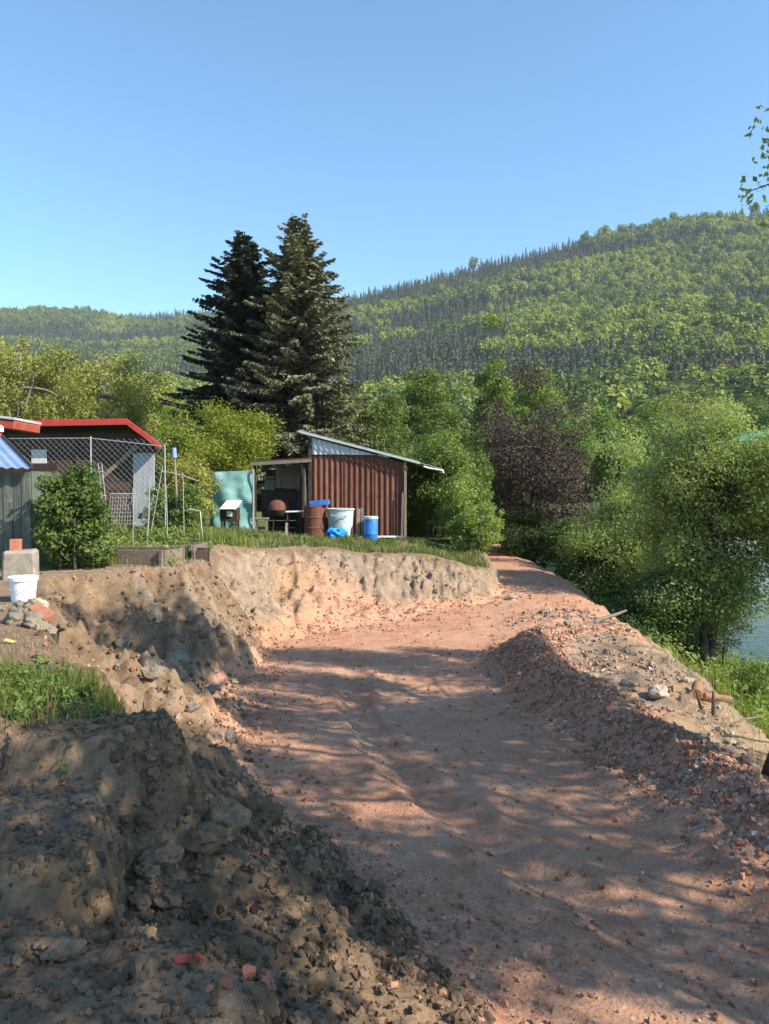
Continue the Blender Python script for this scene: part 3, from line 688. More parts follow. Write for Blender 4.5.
def spruce(base, H, rad, mat, label, seed, ragged=.2):
    r = np.random.default_rng(seed)
    e = empty('spruce_tree', base, label, 'spruce', 'spruces behind the corrugated shed')
    C = []; Nn = []; Ls = []; Wd = []; DIR = []; mb = MB()
    mb.tube([(0, 0, -.2), (.05, 0, H * .5), (0, .03, H - .3)], [rad * .075, rad * .045, .02], 8)
    z = .9
    while z < H - .15:
        f = z / H
        Lb = rad * (1 - f) ** .66 * (1 + .08 * math.sin(z * 2.1)) + .18
        nb = 7 if f < .8 else 5
        a0 = r.uniform(0, 6.3)
        for k in range(nb):
            an = a0 + 6.283 * k / nb + r.normal(0, .16); L = Lb * r.uniform(1 - ragged * 2.2, 1 + ragged * .8)
            tilt = .55 * f - .12 + r.normal(0, .11)      # rising near the top, level to drooping lower down
            dirh = np.array([math.cos(an), math.sin(an), 0]); side = np.array([-math.sin(an), math.cos(an), 0])
            pts = []
            for i in range(5):
                t = i / 4; pts.append(np.array([0, 0, z]) + dirh * L * t + np.array([0, 0, L * (tilt * t - .42 * (1 - f) * t * t + .26 * (1 - f) * t ** 4)]))
            mb.tube([tuple(p) for p in pts], [.045 * (1 - f) + .012, .03 * (1 - f) + .01, .02, .012, .006], 4, cap=False)
            ns = max(8, int(L * 26))
            tt = np.sort(r.uniform(.10, 1.0, ns))
            for t in tt:
                u = t * 4; i = min(int(u), 3); p = pts[i] + (pts[i + 1] - pts[i]) * (u - i)
                wl = (.52 * (1 - t) + .20) * min(1, .45 + L / 3)
                for sgn in (-1, 1):
                    l = wl * r.uniform(.7, 1.4)
                    dv = side * sgn * r.uniform(.5, 1) + dirh * r.uniform(.25, .8) + np.array([0, 0, r.uniform(-1.1, .0) * (1 - f * .8)])
                    dv /= np.linalg.norm(dv)
                    C.append(p + dv * l * .5); DIR.append(dv); Ls.append(l); Wd.append(r.uniform(.08, .15))
                if r.random() < .9:          # hanging twiglets
                    dv = np.array([r.normal(0, .25), r.normal(0, .25), -1 + 1.2 * f]) + dirh * .25; dv /= np.linalg.norm(dv); l = r.uniform(.16, .42) * (1.1 - f)
                    C.append(p + dv * l * .5 + side * r.normal(0, .10)); DIR.append(dv); Ls.append(l); Wd.append(r.uniform(.05, .09))
        z += .20 + .09 * (1 - f) + r.uniform(-.04, .05)
    for k in range(14):
        dv = np.array([r.normal(0, .25), r.normal(0, .25), 1.]); C.append(np.array([0, 0, H - .45 + .45 * k / 14])); DIR.append(dv / np.linalg.norm(dv)); Ls.append(.25); Wd.append(.06)
    C = np.array(C); DIR = np.array(DIR); Ls = np.array(Ls); Wd = np.array(Wd); n = len(C)
    rn = r.normal(0, 1, (n, 3)) + np.array([0, 0, .8]); S = np.cross(DIR, rn); S /= np.linalg.norm(S, axis=1, keepdims=True)
    V = np.stack([C - DIR * Ls[:, None] * .5, C + S * Wd[:, None] * .55, C + DIR * Ls[:, None] * .5, C - S * Wd[:, None] * .55], 1).reshape(-1, 3)
    var = np.clip(.45 + r.normal(0, .25, n), 0, 1)
    link('crown', nmesh('spruce_crown', V, np.arange(len(V)).reshape(-1, 4), mat, False, fattr={'var': var}), e)
    me = bpy.data.meshes.new('spruce_trunk'); me.from_pydata(mb.v, [], mb.f); me.materials.append(M['bark']); link('trunk', me, e)
    return e
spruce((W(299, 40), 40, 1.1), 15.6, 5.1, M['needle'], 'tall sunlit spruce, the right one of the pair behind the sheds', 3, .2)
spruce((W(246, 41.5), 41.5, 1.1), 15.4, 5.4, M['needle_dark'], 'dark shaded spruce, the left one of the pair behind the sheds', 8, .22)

# trees on the lake side of the embankment
broadleaf('willow_tree', (W(645, 20.8), 20.8, -1.7), Zp(418, 20.8) + 1.7, 1.95, 3.2, 60000, .078, M['leaf_grey'], 'bushy grey-green willow right of the purple tree, beside the embankment', 21, 'trees by the lake', clumps=140, stems=5, trunk_r=.22, cw=.155, cz=2.5, nshape=.55)
broadleaf('willow_tree', (W(702, 17), 17, -1.75), Zp(372, 17) + 1.75, 1.7, 3.3, 70000, .078, M['leaf_grey'], 'tallest willow, its rounded top in front of the turquoise roof', 22, 'trees by the lake', clumps=150, stems=4, trunk_r=.24, cw=.155, cz=3.55, nshape=.6)
broadleaf('willow_tree', (W(812, 16.5), 16.5, -1.8), Zp(440, 16.5) + 1.8, 1.9, 1.7, 42000, .078, M['leaf_grey'], 'willow cut by the right edge of the picture, hanging over the lake', 23, 'trees by the lake', clumps=90, stems=3, trunk_r=.2, cw=.14, cz=4.0)
broadleaf('dark_shrub', (W(604, 21), 21, -1.2), 2.8, 1.1, 1.3, 13000, .075, M['leaf_dark'], 'dark green shrub under the purple tree at the road edge', 24, clumps=60, stems=4, trunk_r=.1, cat='shrub', cz=1.3)
broadleaf('dark_shrub', (W(648, 16.6), 16.6, -1.6), 2.3, 1.2, 1.2, 14000, .07, M['leaf_dark'], 'dark undergrowth at the foot of the willows', 64, clumps=60, stems=4, trunk_r=.1, cat='shrub', cz=1.1)
broadleaf('dark_shrub', (W(570, 24), 24, -.6), 2.6, 1.3, 1.3, 12000, .08, M['leaf_dark'], 'dark shrub hiding the lake right of the road end', 68, clumps=50, stems=4, trunk_r=.08, cat='shrub', cz=1.2)
broadleaf('lakeside_bush', (W(716, 18.6), 18.6, -2.0), 2.2, .75, 1.0, 6500, .07, M['leaf_teal'], 'low blue-green bush in front of the water', 25, clumps=45, stems=4, trunk_r=.06, cat='shrub')
broadleaf('purple_tree', (W(528, 26), 26, .0), Zp(385, 26), 2.6, 3.1, 27000, .10, M['leaf_purple'], 'dark purple-leaved tree beyond the bend of the road', 26, clumps=90, stems=4, trunk_r=.2, cw=.15, cz=2.9, nshape=.8)
broadleaf('hedge_bush', (W(530, 24.5), 24.5, .1), 2.0, 1.3, 1.1, 9000, .08, M['leaf_dark'], 'low dark bush at the end of the road under the purple tree', 65, clumps=40, stems=4, trunk_r=.06, cat='shrub', cz=.8)
broadleaf('hedge_bush', (W(425, 23.5), 23.5, .9), 2.3, 1.5, 1.2, 13000, .085, M['leaf_mid'], 'leafy undergrowth right behind the shed post', 66, clumps=60, stems=4, trunk_r=.06, cat='shrub', cz=1.1)
broadleaf('hedge_bush', (W(462, 21.5), 21.5, .85), 2.3, 1.0, 1.2, 11000, .08, M['leaf_light'], 'leafy bush between the shed and the low roadside bush', 67, clumps=60, stems=4, trunk_r=.06, cat='shrub', cz=1.1)
broadleaf('roadside_bush', (W(476, 19.8), 19.8, .8), 1.75, .75, 1.0, 7000, .075, M['leaf_light'], 'low bright green bush at the end of the bank by the road', 27, clumps=50, stems=4, trunk_r=.06, cat='shrub')
broadleaf('young_tree', (W(437, 22.5), 22.5, .9), Zp(422, 22.5) - .9, 1.1, 1.6, 13000, .09, M['leaf_light'], 'light green young tree just right of the corrugated shed', 28, clumps=80, stems=3, trunk_r=.1)
broadleaf('young_tree', (W(468, 24), 24, .9), Zp(445, 24) - .9, 1.0, 1.5, 9000, .09, M['leaf_mid'], 'mid green young tree between the shed and the purple tree', 29, clumps=60, stems=3, trunk_r=.1)
broadleaf('fruit_tree', (W(222, 25), 25, 1.25), Zp(404, 25) - 1.25, 2.2, 1.3, 17000, .09, M['leaf_yellow'], 'yellow-green fruit tree above the teal tarpaulin', 30, clumps=80, trunk_r=.13)
broadleaf('fruit_tree', (W(168, 24), 24, 1.3), Zp(436, 24) - 1.3, 1.3, 1.0, 8000, .10, M['leaf_yellow'], 'low yellow-green tree behind the red-roofed hut corner', 31, clumps=50, trunk_r=.1)
broadleaf('garden_bush', (W(72, 10.2), 10.2, 1.42), 1.6, .47, .82, 9500, .07, M['leaf_mid'], 'dense leafy bush between the green plank shed and the raised beds', 32, clumps=60, stems=4, trunk_r=.05, cat='bush', cw=.2, cz=.74)
broadleaf('garden_shrub', (W(187, 14.2), 14.2, 1.42), 1.25, .42, .6, 3600, .06, M['leaf_mid'], 'small dark shrub among the white stakes', 33, clumps=35, stems=3, trunk_r=.04, cat='shrub', cw=.2)
broadleaf('garden_shrub', (W(168, 14.8), 14.8, 1.45), 1.0, .5, .5, 3000, .06, M['leaf_mid'], 'low green shrub behind the leaning stakes', 34, clumps=30, stems=3, trunk_r=.04, cat='shrub', cw=.2)
broadleaf('garden_shrub', (W(190, 18), 18, 1.3), 2.1, .75, .9, 4600, .075, M['leaf_olive'], 'olive shrub left of the teal tarpaulin', 35, clumps=40, stems=3, trunk_r=.05, cat='shrub', cw=.2)
broadleaf('climbing_plant', (W(157, 13.4), 13.4, 1.45), 1.35, .16, .55, 700, .06, M['leaf_light'], 'thin climbing plant on the leaning white frame', 36, clumps=20, stems=1, trunk_r=.015, cat='plant', cz=.8, cw=.3)
# farther individual trees
broadleaf('slender_tree', (W(492, 48), 48, -.5), Zp(330, 48) + .5, 2.0, 5.6, 9000, .22, M['leaf_light'], 'tall thin pale tree rising above the purple tree', 37, 'trees beyond the garden', clumps=70, trunk_r=.16, cw=.12, nshape=.6)
proto_b = broadleaf('birch_tree', (W(380, 44), 44, .8), Zp(382, 44) - .8, 1.8, 3.6, 13000, .17, M['leaf_light'], 'pale birch just above the low end of the shed roof', 38, 'trees beyond the garden', clumps=90, bark='palebark', trunk_r=.14)
proto_o = broadleaf('olive_tree', (W(28, 36), 36, 1.2), Zp(334, 36) - 1.2, 2.9, 3.1, 10500, .17, M['leaf_olive'], 'loose olive-green tree at the left edge above the huts', 39, 'trees beyond the garden', clumps=90, trunk_r=.2, cw=.14, bark='palebark')
proto_m = broadleaf('round_tree', (W(560, 60), 60, -.5), Zp(402, 60) + .5, 3.2, 4.0, 14000, .24, M['leaf_mid'], 'mid green tree between the purple tree and the willows', 40, 'trees beyond the garden', clumps=90, trunk_r=.22)
def put(src, px, d, top, label, wide=1.0):
    c = copy_tree(src); z = .8 if W(px, d) < 4 else -.6
    h0 = max((src.children[0].data.vertices[i].co.z for i in range(0, len(src.children[0].data.vertices), 37)))
    s = (Zp(top, d) - z) / h0
    c.location = (W(px, d), d, z); c.scale = (s * wide, s * wide, s); c.rotation_euler = (0, 0, (px * 1.37) % 6.28); c['label'] = label
    return c
put(proto_o, 105, 46, 352, 'olive tree above the red roof of the hut')
put(proto_o, 148, 62, 372, 'small olive tree left of the dark spruce', 1.3)
put(proto_m, 60, 75, 350, 'greener tree behind the olive trees on the left')
put(proto_o, 8, 70, 338, 'olive tree half cut by the left picture edge, behind the nearer one')
put(proto_b, 172, 52, 398, 'pale tree at the foot of the dark spruce')
put(proto_b, 425, 58, 372, 'pale birch between the spruce and the thin tall tree', 1.1)
put(proto_m, 405, 50, 425, 'round tree low behind the right end of the shed roof', 1.2)
put(proto_m, 455, 55, 405, 'green tree behind the young trees right of the shed', 1.1)
put(proto_b, 535, 70, 372, 'pale tree above the purple tree to its right')
put(proto_m, 600, 75, 405, 'dark green tree above the left willow', 1.2)
put(proto_m, 650, 80, 398, 'green tree seen left of the tallest willow', 1.2)
put(proto_o, 345, 60, 400, 'olive tree in the gap right of the sunlit spruce')
put(proto_m, 745, 110, 398, 'tree behind the turquoise roof')
put(proto_o, 690, 120, 392, 'far olive tree above the tallest willow', 1.3)
put(proto_m, 520, 36, 430, 'green tree behind the purple tree, filling its left side', .9)
# trees standing beside the photographer on the right: their crowns throw the dappled shade on the road
sx, sy = -tosun.x / tosun.z, -tosun.y / tosun.z
def shade_crown(gx, gy, h): return gx - sx * h, gy - sy * h
def shade_tree(name, base, gx, gy, h, rx, rz, n, label, seed, clumps=24, extra=(), trunk_r=.12, lf=.10):
    cx, cy = shade_crown(gx, gy, h)
    return broadleaf(name, base, h + rz - base[2], rx, rz, n, lf, M['leaf_grey'], label, seed, 'trees beside the photographer', clumps=clumps, trunk_r=trunk_r, lean=(cx - base[0], cy - base[1]), extra=extra, cw=.145, clz=1.7, nshape=.7, cz=h - base[2])
ex = [(3.52, 7.0, 5.72, .13, .035, (5.6, 6.2, 5.6)), (3.62, 7.0, 5.55, .10, .08), (3.33, 7.0, 5.23, .07, .018, (5.4, 6.0, 5.4)), (3.5, 7.0, 5.16, .08, .02), (3.56, 7.0, 5.05, .06, .015)]
shade_tree('leaning_tree', (2.96, 5.95, .05), .5, 10.0, 5.6, 2.3, 1.5, 36000, 'leaning tree at the right edge with its dark stem foot and a twig tip showing', 51, extra=ex, trunk_r=.055, lf=.07)
shade_tree('bank_tree', (6.8, 1.6, -1.6), .3, 6.6, 5.8, 2.6, 1.5, 14000, 'tree standing outside the picture on the right, shading the road', 52)
shade_tree('bank_tree', (6.2, -1.6, -1.6), -2.2, 4.8, 6.2, 2.3, 1.4, 10000, 'tree behind the photographer shading the soil slope', 53)
shade_tree('bank_tree', (8.5, -1.0, -1.8), 1.7, 3.7, 6.0, 2.4, 1.3, 9000, 'tree behind the photographer on the lake side', 54)

shade_tree('bank_tree', (5.6, -4.0, -1.2), -1.1, 2.3, 6.4, 1.9, 1.2, 5000, 'tree farthest behind the photographer', 55)
shade_tree('bank_tree', (6.0, 4.2, -1.4), -3.1, 9.5, 7.2, 1.5, .8, 7000, 'tall tree on the right whose shade falls on the left bank', 56)  # out of view, added to throw dapple on the left slope
# ------------------------------------------------------------------ corrugated shed
def corr(x0, x1, z0, z1a, z1b, y, name, mat, parent, amp=.018, per=.15, axis='x', th=.004):
    n = int((x1 - x0) / per * 8) + 1
    X = np.linspace(x0, x1, n); yy = y + amp * np.cos((X - x0) / per * 2 * math.pi)
    mb = MB(); rows = 5
    vs = []
    for side in (0, 1):
        for i in range(n):
            zt = z1a + (z1b - z1a) * i / (n - 1)
            for k in range(rows): vs.append((X[i], yy[i] + side * th, z0 + (zt - z0) * k / (rows - 1)))
    fs = []; o = n * rows
    for i in range(n - 1):
        for k in range(rows - 1):
            a, b, c, d = i * rows + k, (i + 1) * rows + k, (i + 1) * rows + k + 1, i * rows + k + 1
            fs += [(a, b, c, d), (o + d, o + c, o + b, o + a)]
        for k in (0, rows - 1): fs.append((i * rows + k, (i + 1) * rows + k, o + (i + 1) * rows + k, o + i * rows + k))
    mb.add(vs, fs)
    return mb.build(name, mat, parent)
D = 20.5
sh = empty('corrugated_shed', (-.7, D, gz(-.7, D)), 'shed of rusty corrugated iron with a sloping grey sheet roof', 'shed')
xL, xR = -1.97, .50
def ztop(x): return 3.93 + (x - xL) / (xR - xL) * (3.28 - 3.93)
for k in range(3):
    a = xL + (xR - xL) * k / 3; b = xL + (xR - xL) * (k + 1) / 3 + .03
    corr(a, min(b, xR), 1.22, 3.50, 3.50 if k < 2 else 3.22, D - .012 * (k % 2), 'rusty_sheet', M['rust'], sh)
for k in range(2):
    a = xL + (xR - xL) * k * .42; b = xL + (xR - xL) * (k + 1) * .42 + .02
    corr(a, b, 3.46 - .01 * k, ztop(a) - .02, ztop(b) - .02, D - .05, 'zinc_sheet', M['zinc'], sh)
def roof_sheet(xa, xb, za, zb, y0, y1, name, mat, parent, amp=.016, per=.15, th=.012):
    n = int((y1 - y0) / per * 6) + 1; vs = []; fs = []
    Yv = np.linspace(y0, y1, n)
    for s in (0, 1):
        for i in range(n):
            dz = amp * math.cos((Yv[i] - y0) / per * 6.283) - s * th
            for k in range(4): t = k / 3; vs.append((xa + (xb - xa) * t, Yv[i], za + (zb - za) * t + dz))
    o = n * 4
    for i in range(n - 1):
        for k in range(3):
            a, b, c, d = i * 4 + k, i * 4 + k + 1, (i + 1) * 4 + k + 1, (i + 1) * 4 + k
            fs += [(a, b, c, d), (o + d, o + c, o + b, o + a)]
        for k in (0, 3): fs.append((i * 4 + k, (i + 1) * 4 + k, o + (i + 1) * 4 + k, o + i * 4 + k))
    for i in (0, n - 1):
        for k in range(3): fs.append((i * 4 + k, i * 4 + k + 1, o + i * 4 + k + 1, o + i * 4 + k))
    return MB().add(vs, fs).build(name, mat, parent)
roof_sheet(-2.28, .95, 4.09, 3.25, D - .18, D + 2.8, 'roof_sheet', M['roofzinc'], sh)
low_sheet = roof_sheet(.90, 1.55, 3.235, 3.07, D - .10, D + 2.8, 'roof_sheet', M['roofzinc'], sh)
MB().box(((-2.28 + .95) / 2, D - .20, 3.64), (3.34, .025, .05), (0, math.atan2(.84, 3.23), 0)).build('fascia', M['roofzinc'], sh)
mb = MB(); mb.tube([(1.05, D - .2, 3.13), (1.18, D - .2, 3.09), (1.58, D - .2, 3.02)], .028, 6); mb.tube([(1.56, D - .2, 3.03), (1.58, D - .2, 2.95)], .03, 6); mb.build('gutter', M['white_paint'], low_sheet)
MB().box((xR + .06, D - .06, (1.0 + 3.27) / 2), (.07, .07, 2.27)).build('post', M['wood'], sh, .006)
MB().box((xL - .05, D - .03, (1.1 + 3.9) / 2), (.08, .08, 2.8)).build('post', M['wood_dark'], sh, .006)
MB().box((xR - .02, D - .12, 1.75), (.06, .03, 1.35), (0, .02, 0)).build('leaning_batten', M['wood'], sh, .004)
MB().box((.10, D - .06, 1.235), (.85, .03, .05)).build('bottom_batten', M['white_paint'], sh, .003)
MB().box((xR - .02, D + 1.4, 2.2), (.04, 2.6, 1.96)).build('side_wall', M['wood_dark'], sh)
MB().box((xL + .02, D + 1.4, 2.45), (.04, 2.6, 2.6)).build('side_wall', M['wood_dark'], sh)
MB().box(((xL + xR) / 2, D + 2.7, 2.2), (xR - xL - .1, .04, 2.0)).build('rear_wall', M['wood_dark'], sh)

# lean-to left of it
lt = empty('lean_to', (-2.8, D + .8, gz(-2.8, D + .8)), 'dark open timber lean-to between the tarpaulin and the rusty shed', 'lean-to')
roof_y0, roof_y1 = D - .1, D + 2.3
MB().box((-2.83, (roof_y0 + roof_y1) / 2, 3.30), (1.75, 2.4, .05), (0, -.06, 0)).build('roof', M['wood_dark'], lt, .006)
MB().box((-2.80, D - .11, 3.24), (1.65, .05, .09), (0, -.06, 0)).build('beam', M['wood'], lt, .008)
MB().box((-2.30, D + .05, 3.13), (.9, .06, .08), (0, -.05, 0)).build('beam', M['wood_dark'], lt, .008)
for px, zz in ((-3.52, 3.2), (-2.20, 3.28), (-2.06, 3.28)):
    MB().box((px, D, (zz + 1.1) / 2), (.075, .075, zz - 1.1), (0, random.uniform(-.02, .02), 0)).build('post', M['wood_dark'], lt, .006)
for k in range(6):
    MB().box((-3.02 + .145 * k, D + 1.0 + .008 * (k % 2), 2.86 + random.uniform(-.03, .03)), (.138, .022, .66), (0, random.uniform(-.015, .015), 0)).build('board', M['wood'], lt, .003)
for k in range(9):
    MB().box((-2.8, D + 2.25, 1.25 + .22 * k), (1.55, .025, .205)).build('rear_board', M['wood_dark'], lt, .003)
MB().box((-3.32, D + .95, 2.86), (.4, .05, .05), (0, .06, 0)).build('rail', M['wood'], lt, .004)
MB().box((-3.26, D + .97, 2.65), (.3, .03, .3), (0, .06, 0)).build('shelf_panel', M['wood'], lt, .004)
MB().box((-2.8, D + 1.05, 2.1), (1.4, .03, .82)).build('low_panel', M['wood_dark'], lt, .004)
MB().box((-2.33, D + .35, 2.1), (.14, .03, 1.6), (0, .10, .3)).build('leaning_plank', M['wood_dark'], lt, .004)
MB().box((-2.13, D - .02, 2.3), (.09, .03, 1.8), (0, -.09, 0)).build('leaning_plank', M['wood'], lt, .004)

# tarpaulin on its frame
tp = empty('tarpaulin_shelter', (-4.05, 19.9, gz(-4.05, 19.9)), 'small shelter hung with teal tarpaulin left of the lean-to', 'tarpaulin')
def tarp():
    n, m = 30, 26; vs = []; fs = []
    path = [(-4.75, 21.6), (-4.70, 20.4), (-4.55, 20.0), (-4.0, 19.93), (-3.50, 19.95)]
    seg = [math.dist(path[i], path[i + 1]) for i in range(4)]; T = sum(seg)
    for s in (0, 1):
        for i in range(n + 1):
            u = T * i / n; j = 0
            while j < 3 and u > seg[j]: u -= seg[j]; j += 1
            x = path[j][0] + (path[j + 1][0] - path[j][0]) * u / seg[j]; y = path[j][1] + (path[j + 1][1] - path[j][1]) * u / seg[j]
            for k in range(m + 1):
                t = k / m; z = 1.25 + 1.76 * t - (.10 * (1 - i / n)) * t
                q = .11 * mnoise.noise(Vector((x * 2, z * 1.6, 1))) + .03 * math.sin(x * 9 + z * 5) * (1.2 - t) + .045 * mnoise.noise(Vector((x * 6, z * 5, 4)))
                vs.append((x, y + q + s * .006, z))
    o = (n + 1) * (m + 1)
    for i in range(n):
        for k in range(m):
            a, b, c, d = i * (m + 1) + k, (i + 1) * (m + 1) + k, (i + 1) * (m + 1) + k + 1, i * (m + 1) + k + 1
            fs += [(a, b, c, d), (o + d, o + c, o + b, o + a)]
    return MB().add(vs, fs)
tarp().build('tarpaulin', M['tarp'], tp, smooth=True)
MB().box((-3.46, 19.93, 2.1), (.04, .04, 1.9)).build('post', M['pale_bin'], tp, .004)
MB().box((-4.62, 20.1, 2.05), (.05, .05, 1.8)).build('post', M['wood'], tp, .004)
MB().box((-4.05, 20.0, 2.98), (1.2, .04, .04), (0, -.03, 0)).build('top_rail', M['wood'], tp, .004)

bx_ = empty('hive_box', (-4.0, 19.45, gz(-4.0, 19.45)), 'low dark box with slanted white lid in front of the tarpaulin', 'box')
z0 = bx_.location.z
MB().box((-3.98, 19.45, z0 + .42), (.44, .4, .34)).build('box_body', M['wood_dark'], bx_, .006)
MB().box((-3.94, 19.36, z0 + .66), (.42, .52, .03), (R(24), 0, R(-10))).build('lid', M['white_paint'], bx_, .004)
MB().box((-3.95, 19.22, z0 + .44), (.14, .02, .14)).build('front_plate', M['white_paint'], bx_, .003)
for a in (-.18, .18):
    for b in (-.16, .16): MB().box((-3.98 + a, 19.45 + b, z0 + .12), (.05, .05, .27)).build('leg', M['wood_dark'], bx_)

# barrels and things in front of the shed
def on(x, y): return (x, y, gz(x, y) - .01)
dr = empty('oil_drum', on(-1.84, 20.0), 'rusty brown oil drum with a blue crate lid on top', 'drum'); z0 = dr.location.z
pr = [(.0, 0), (.28, 0), (.29, .015), (.285, .03), (.285, .27), (.297, .285), (.297, .30), (.285, .315), (.285, .55), (.297, .565), (.297, .58), (.285, .595), (.285, .85), (.292, .86), (.285, .875), (.27, .86), (0, .86)]
MB().lathe(dr.location, pr, 28).build('drum_body', M['rust'], dr, smooth=False)
cr = empty('flat_crate', (-1.74, 19.98, z0 + .87), 'flat blue plastic crate lying on the rusty drum', 'crate')
m0 = MB(); m0.box((-1.72, 19.98, z0 + .955), (.50, .40, .02), (0, -.10, .1)); m0.build('crate_bottom', M['blue_plastic'], cr, .004)
for dx, dy, sxx, syy in ((0, -.2, .5, .02), (0, .2, .5, .02), (-.25, 0, .02, .4), (.25, 0, .02, .4)):
    MB().box((-1.72 + dx, 19.98 + dy, z0 + .955 - (-.10) * dx * 1.0 * -1 * -1 + .0), (sxx, syy, .13), (0, -.10, 0)).build('crate_side', M['blue_plastic'], cr, .004)
bn = empty('waste_bin', on(-1.17, 20.0), 'pale grey-green tapered plastic bin between drum and blue barrel', 'bin'); z0 = bn.location.z
MB().lathe(bn.location, [(0, 0), (.29, 0), (.30, .02), (.355, .80), (.375, .80), (.38, .84), (.36, .85), (.345, .84), (.285, .06), (0, .05)], 32).build('bin_body', M['pale_bin'], bn, smooth=False)
mb = MB(); mb.tube([(-1.17 + .2, 20 - .33, z0 + .70), (-1.17 + .2, 20 - .37, z0 + .66), (-1.17 - .02, 20 - .40, z0 + .65), (-1.17 - .2, 20 - .37, z0 + .66), (-1.17 - .2, 20 - .33, z0 + .70)], .012, 6); mb.build('handle', M['pale_bin'], bn)
bg_ = blob_mesh('crumpled_bag', 4, .45, 3, M['blue_bag'], True, (.24, .18, .17), 2.2)
ob = link('plastic_bag', bg_); ob.location = (-1.24, 19.42, gz(-1.24, 19.42) + .16); tag(ob, 'crumpled bright blue bag at the foot of the pale bin', 'bag')
for k, (x, h, ti, lb) in enumerate(((-.70, .84, .03, 'weathered plank standing next to the pale bin'), (-.585, .86, -.02, 'grey plank standing next to the blue barrel'))):
    o = MB().box((x, 20.05, gz(x, 20.05) + h / 2), (.09, .03, h), (R(-4), ti, 0)).build('upright_plank', M['wood'], None, .004); tag(o, lb, 'plank')
bb = empty('water_barrel', on(-.36, 19.8), 'blue plastic barrel with grey lid by the rusty wall', 'barrel'); z0 = bb.location.z
MB().lathe(bb.location, [(0, 0), (.165, 0), (.18, .03), (.185, .2), (.19, .21), (.185, .22), (.185, .55), (.17, .61), (0, .61)], 28).build('barrel_body', M['blue_plastic'], bb, smooth=True)
MB().lathe(bb.location, [(.17, .60), (.195, .60), (.195, .665), (.18, .675), (0, .68)], 28).build('lid', M['pale_bin'], bb)
# under the lean-to
tb = empty('small_table', on(-2.42, 20.25), 'small table with a white top under the lean-to', 'table'); z0 = tb.location.z
MB().box((-2.42, 20.25, z0 + .70), (.44, .32, .035), (0, -.03, 0)).build('table_top', M['white_paint'], tb, .004)
for a in (-.17, .17):
    for b in (-.12, .12): MB().box((-2.42 + a, 20.25 + b, z0 + .34), (.035, .035, .69)).build('leg', M['wood_dark'], tb)
st = empty('stool', on(-3.28, 20.1), 'low wooden stool beside the tarpaulin edge', 'stool'); z0 = st.location.z
MB().box((-3.28, 20.1, z0 + .40), (.38, .26, .05)).build('seat', M['wood'], st, .008)
for a in (-.14, .14):
    for b in (-.09, .09): MB().box((-3.28 + a, 20.1 + b, z0 + .19), (.04, .04, .38)).build('leg', M['wood'], st)
gr = empty('kettle_stove', on(-2.93, 20.9), 'round rust-brown domed stove in the dark of the lean-to', 'stove'); z0 = gr.location.z
MB().lathe((-2.93, 20.9, z0), [(0, .45), (.2, .48), (.28, .58), (.30, .70)], 24).build('bowl', M['dark_plastic'], gr, smooth=True)
MB().lathe((-2.93, 20.9, z0), [(.31, .70), (.30, .80), (.24, .92), (.12, .98), (0, 1.0)], 24).build('dome_lid', M['rust'], gr, smooth=True)
for k in range(3):
    a = k * 2.09; MB().tube([(-2.93 + .2 * math.cos(a), 20.9 + .2 * math.sin(a), z0 + .5), (-2.93 + .3 * math.cos(a), 20.9 + .3 * math.sin(a), z0)], .016, 5).build('leg', M['wood_dark'], gr)
o = MB().box((-2.60, 20.05, gz(-2.6, 20.05) + .19), (.07, .05, .4), (0, .03, 0)).build('short_post', M['palestone']); tag(o, 'short pale post standing before the lean-to', 'post')

# ------------------------------------------------------------------ red roofed hut
ht = empty('garden_hut', (-7.2, 17.4, gz(-7.2, 17.4)), 'dark timber hut with a bright red roof edge behind the wire fence', 'hut')
yf = 16.3
for k in range(12):
    MB().box((-7.25, yf + .006 * (k % 2), 1.35 + .205 * k), (4.5, .03, .2)).build('wall_board', M['wood_brown'], ht, .004)
MB().box((-5.48, yf + 1.6, 2.45), (.05, 3.32, 2.3), (0, 0, R(17.5))).build('side_wall', M['wood_brown'], ht)
MB().box((-9.5, yf + 1.6, 2.45), (.05, 3.2, 2.3)).build('side_wall', M['wood_brown'], ht)
MB().box((-7.8, yf + 3.15, 2.45), (3.6, .05, 2.3)).build('rear_wall', M['wood_brown'], ht)
rz_ = lambda p: p
prof = [(-10.0, 3.90), (-5.42, 3.98), (-4.72, 3.46)]
def roofslab(pr, y0, y1, th, shear=0.0):
    vs = []; fs = []; n = len(pr)
    for y in (y0, y1):
        for x, z in pr: vs.append((x - shear * (y - y0), y, z))
        for x, z in pr: vs.append((x - shear * (y - y0), y, z - th))
    for i in range(n - 1):
        fs += [(i, i + 1, 2 * n + i + 1, 2 * n + i), (n + i, 3 * n + i, 3 * n + i + 1, n + i + 1), (i, n + i, n + i + 1, i + 1), (2 * n + i, 2 * n + i + 1, 3 * n + i + 1, 3 * n + i)]
    fs += [(0, 2 * n, 3 * n, n), (n - 1, 2 * n - 1, 4 * n - 1, 3 * n - 1)]
    return MB().add(vs, fs)
hroof = roofslab(prof, yf - .35, yf + 3.2, .06, .34).build('roof', M['roofzinc'], ht)
roofslab([(x, z + .02) for x, z in prof], yf - .40, yf - .36, .13).build('fascia', M['red_paint'], hroof, .004)
hd = MB().box((-5.18, yf - .03, 2.42), (.46, .035, 1.75)).build('door', M['greydoor'], ht, .005)
MB().tube([(-5.36, yf - .08, 2.36), (-5.36, yf - .08, 2.48)], .012, 6).build('handle', M['wire'], hd)
MB().box((-7.43, yf - .03, 3.20), (.33, .012, .34)).build('notice_plate', M['walls'], ht, .003)
MB().box((-5.75, yf - .06, 3.05), (.09, .04, 1.15), (0, R(48), 0)).build('brace', M['wood'], ht, .004)
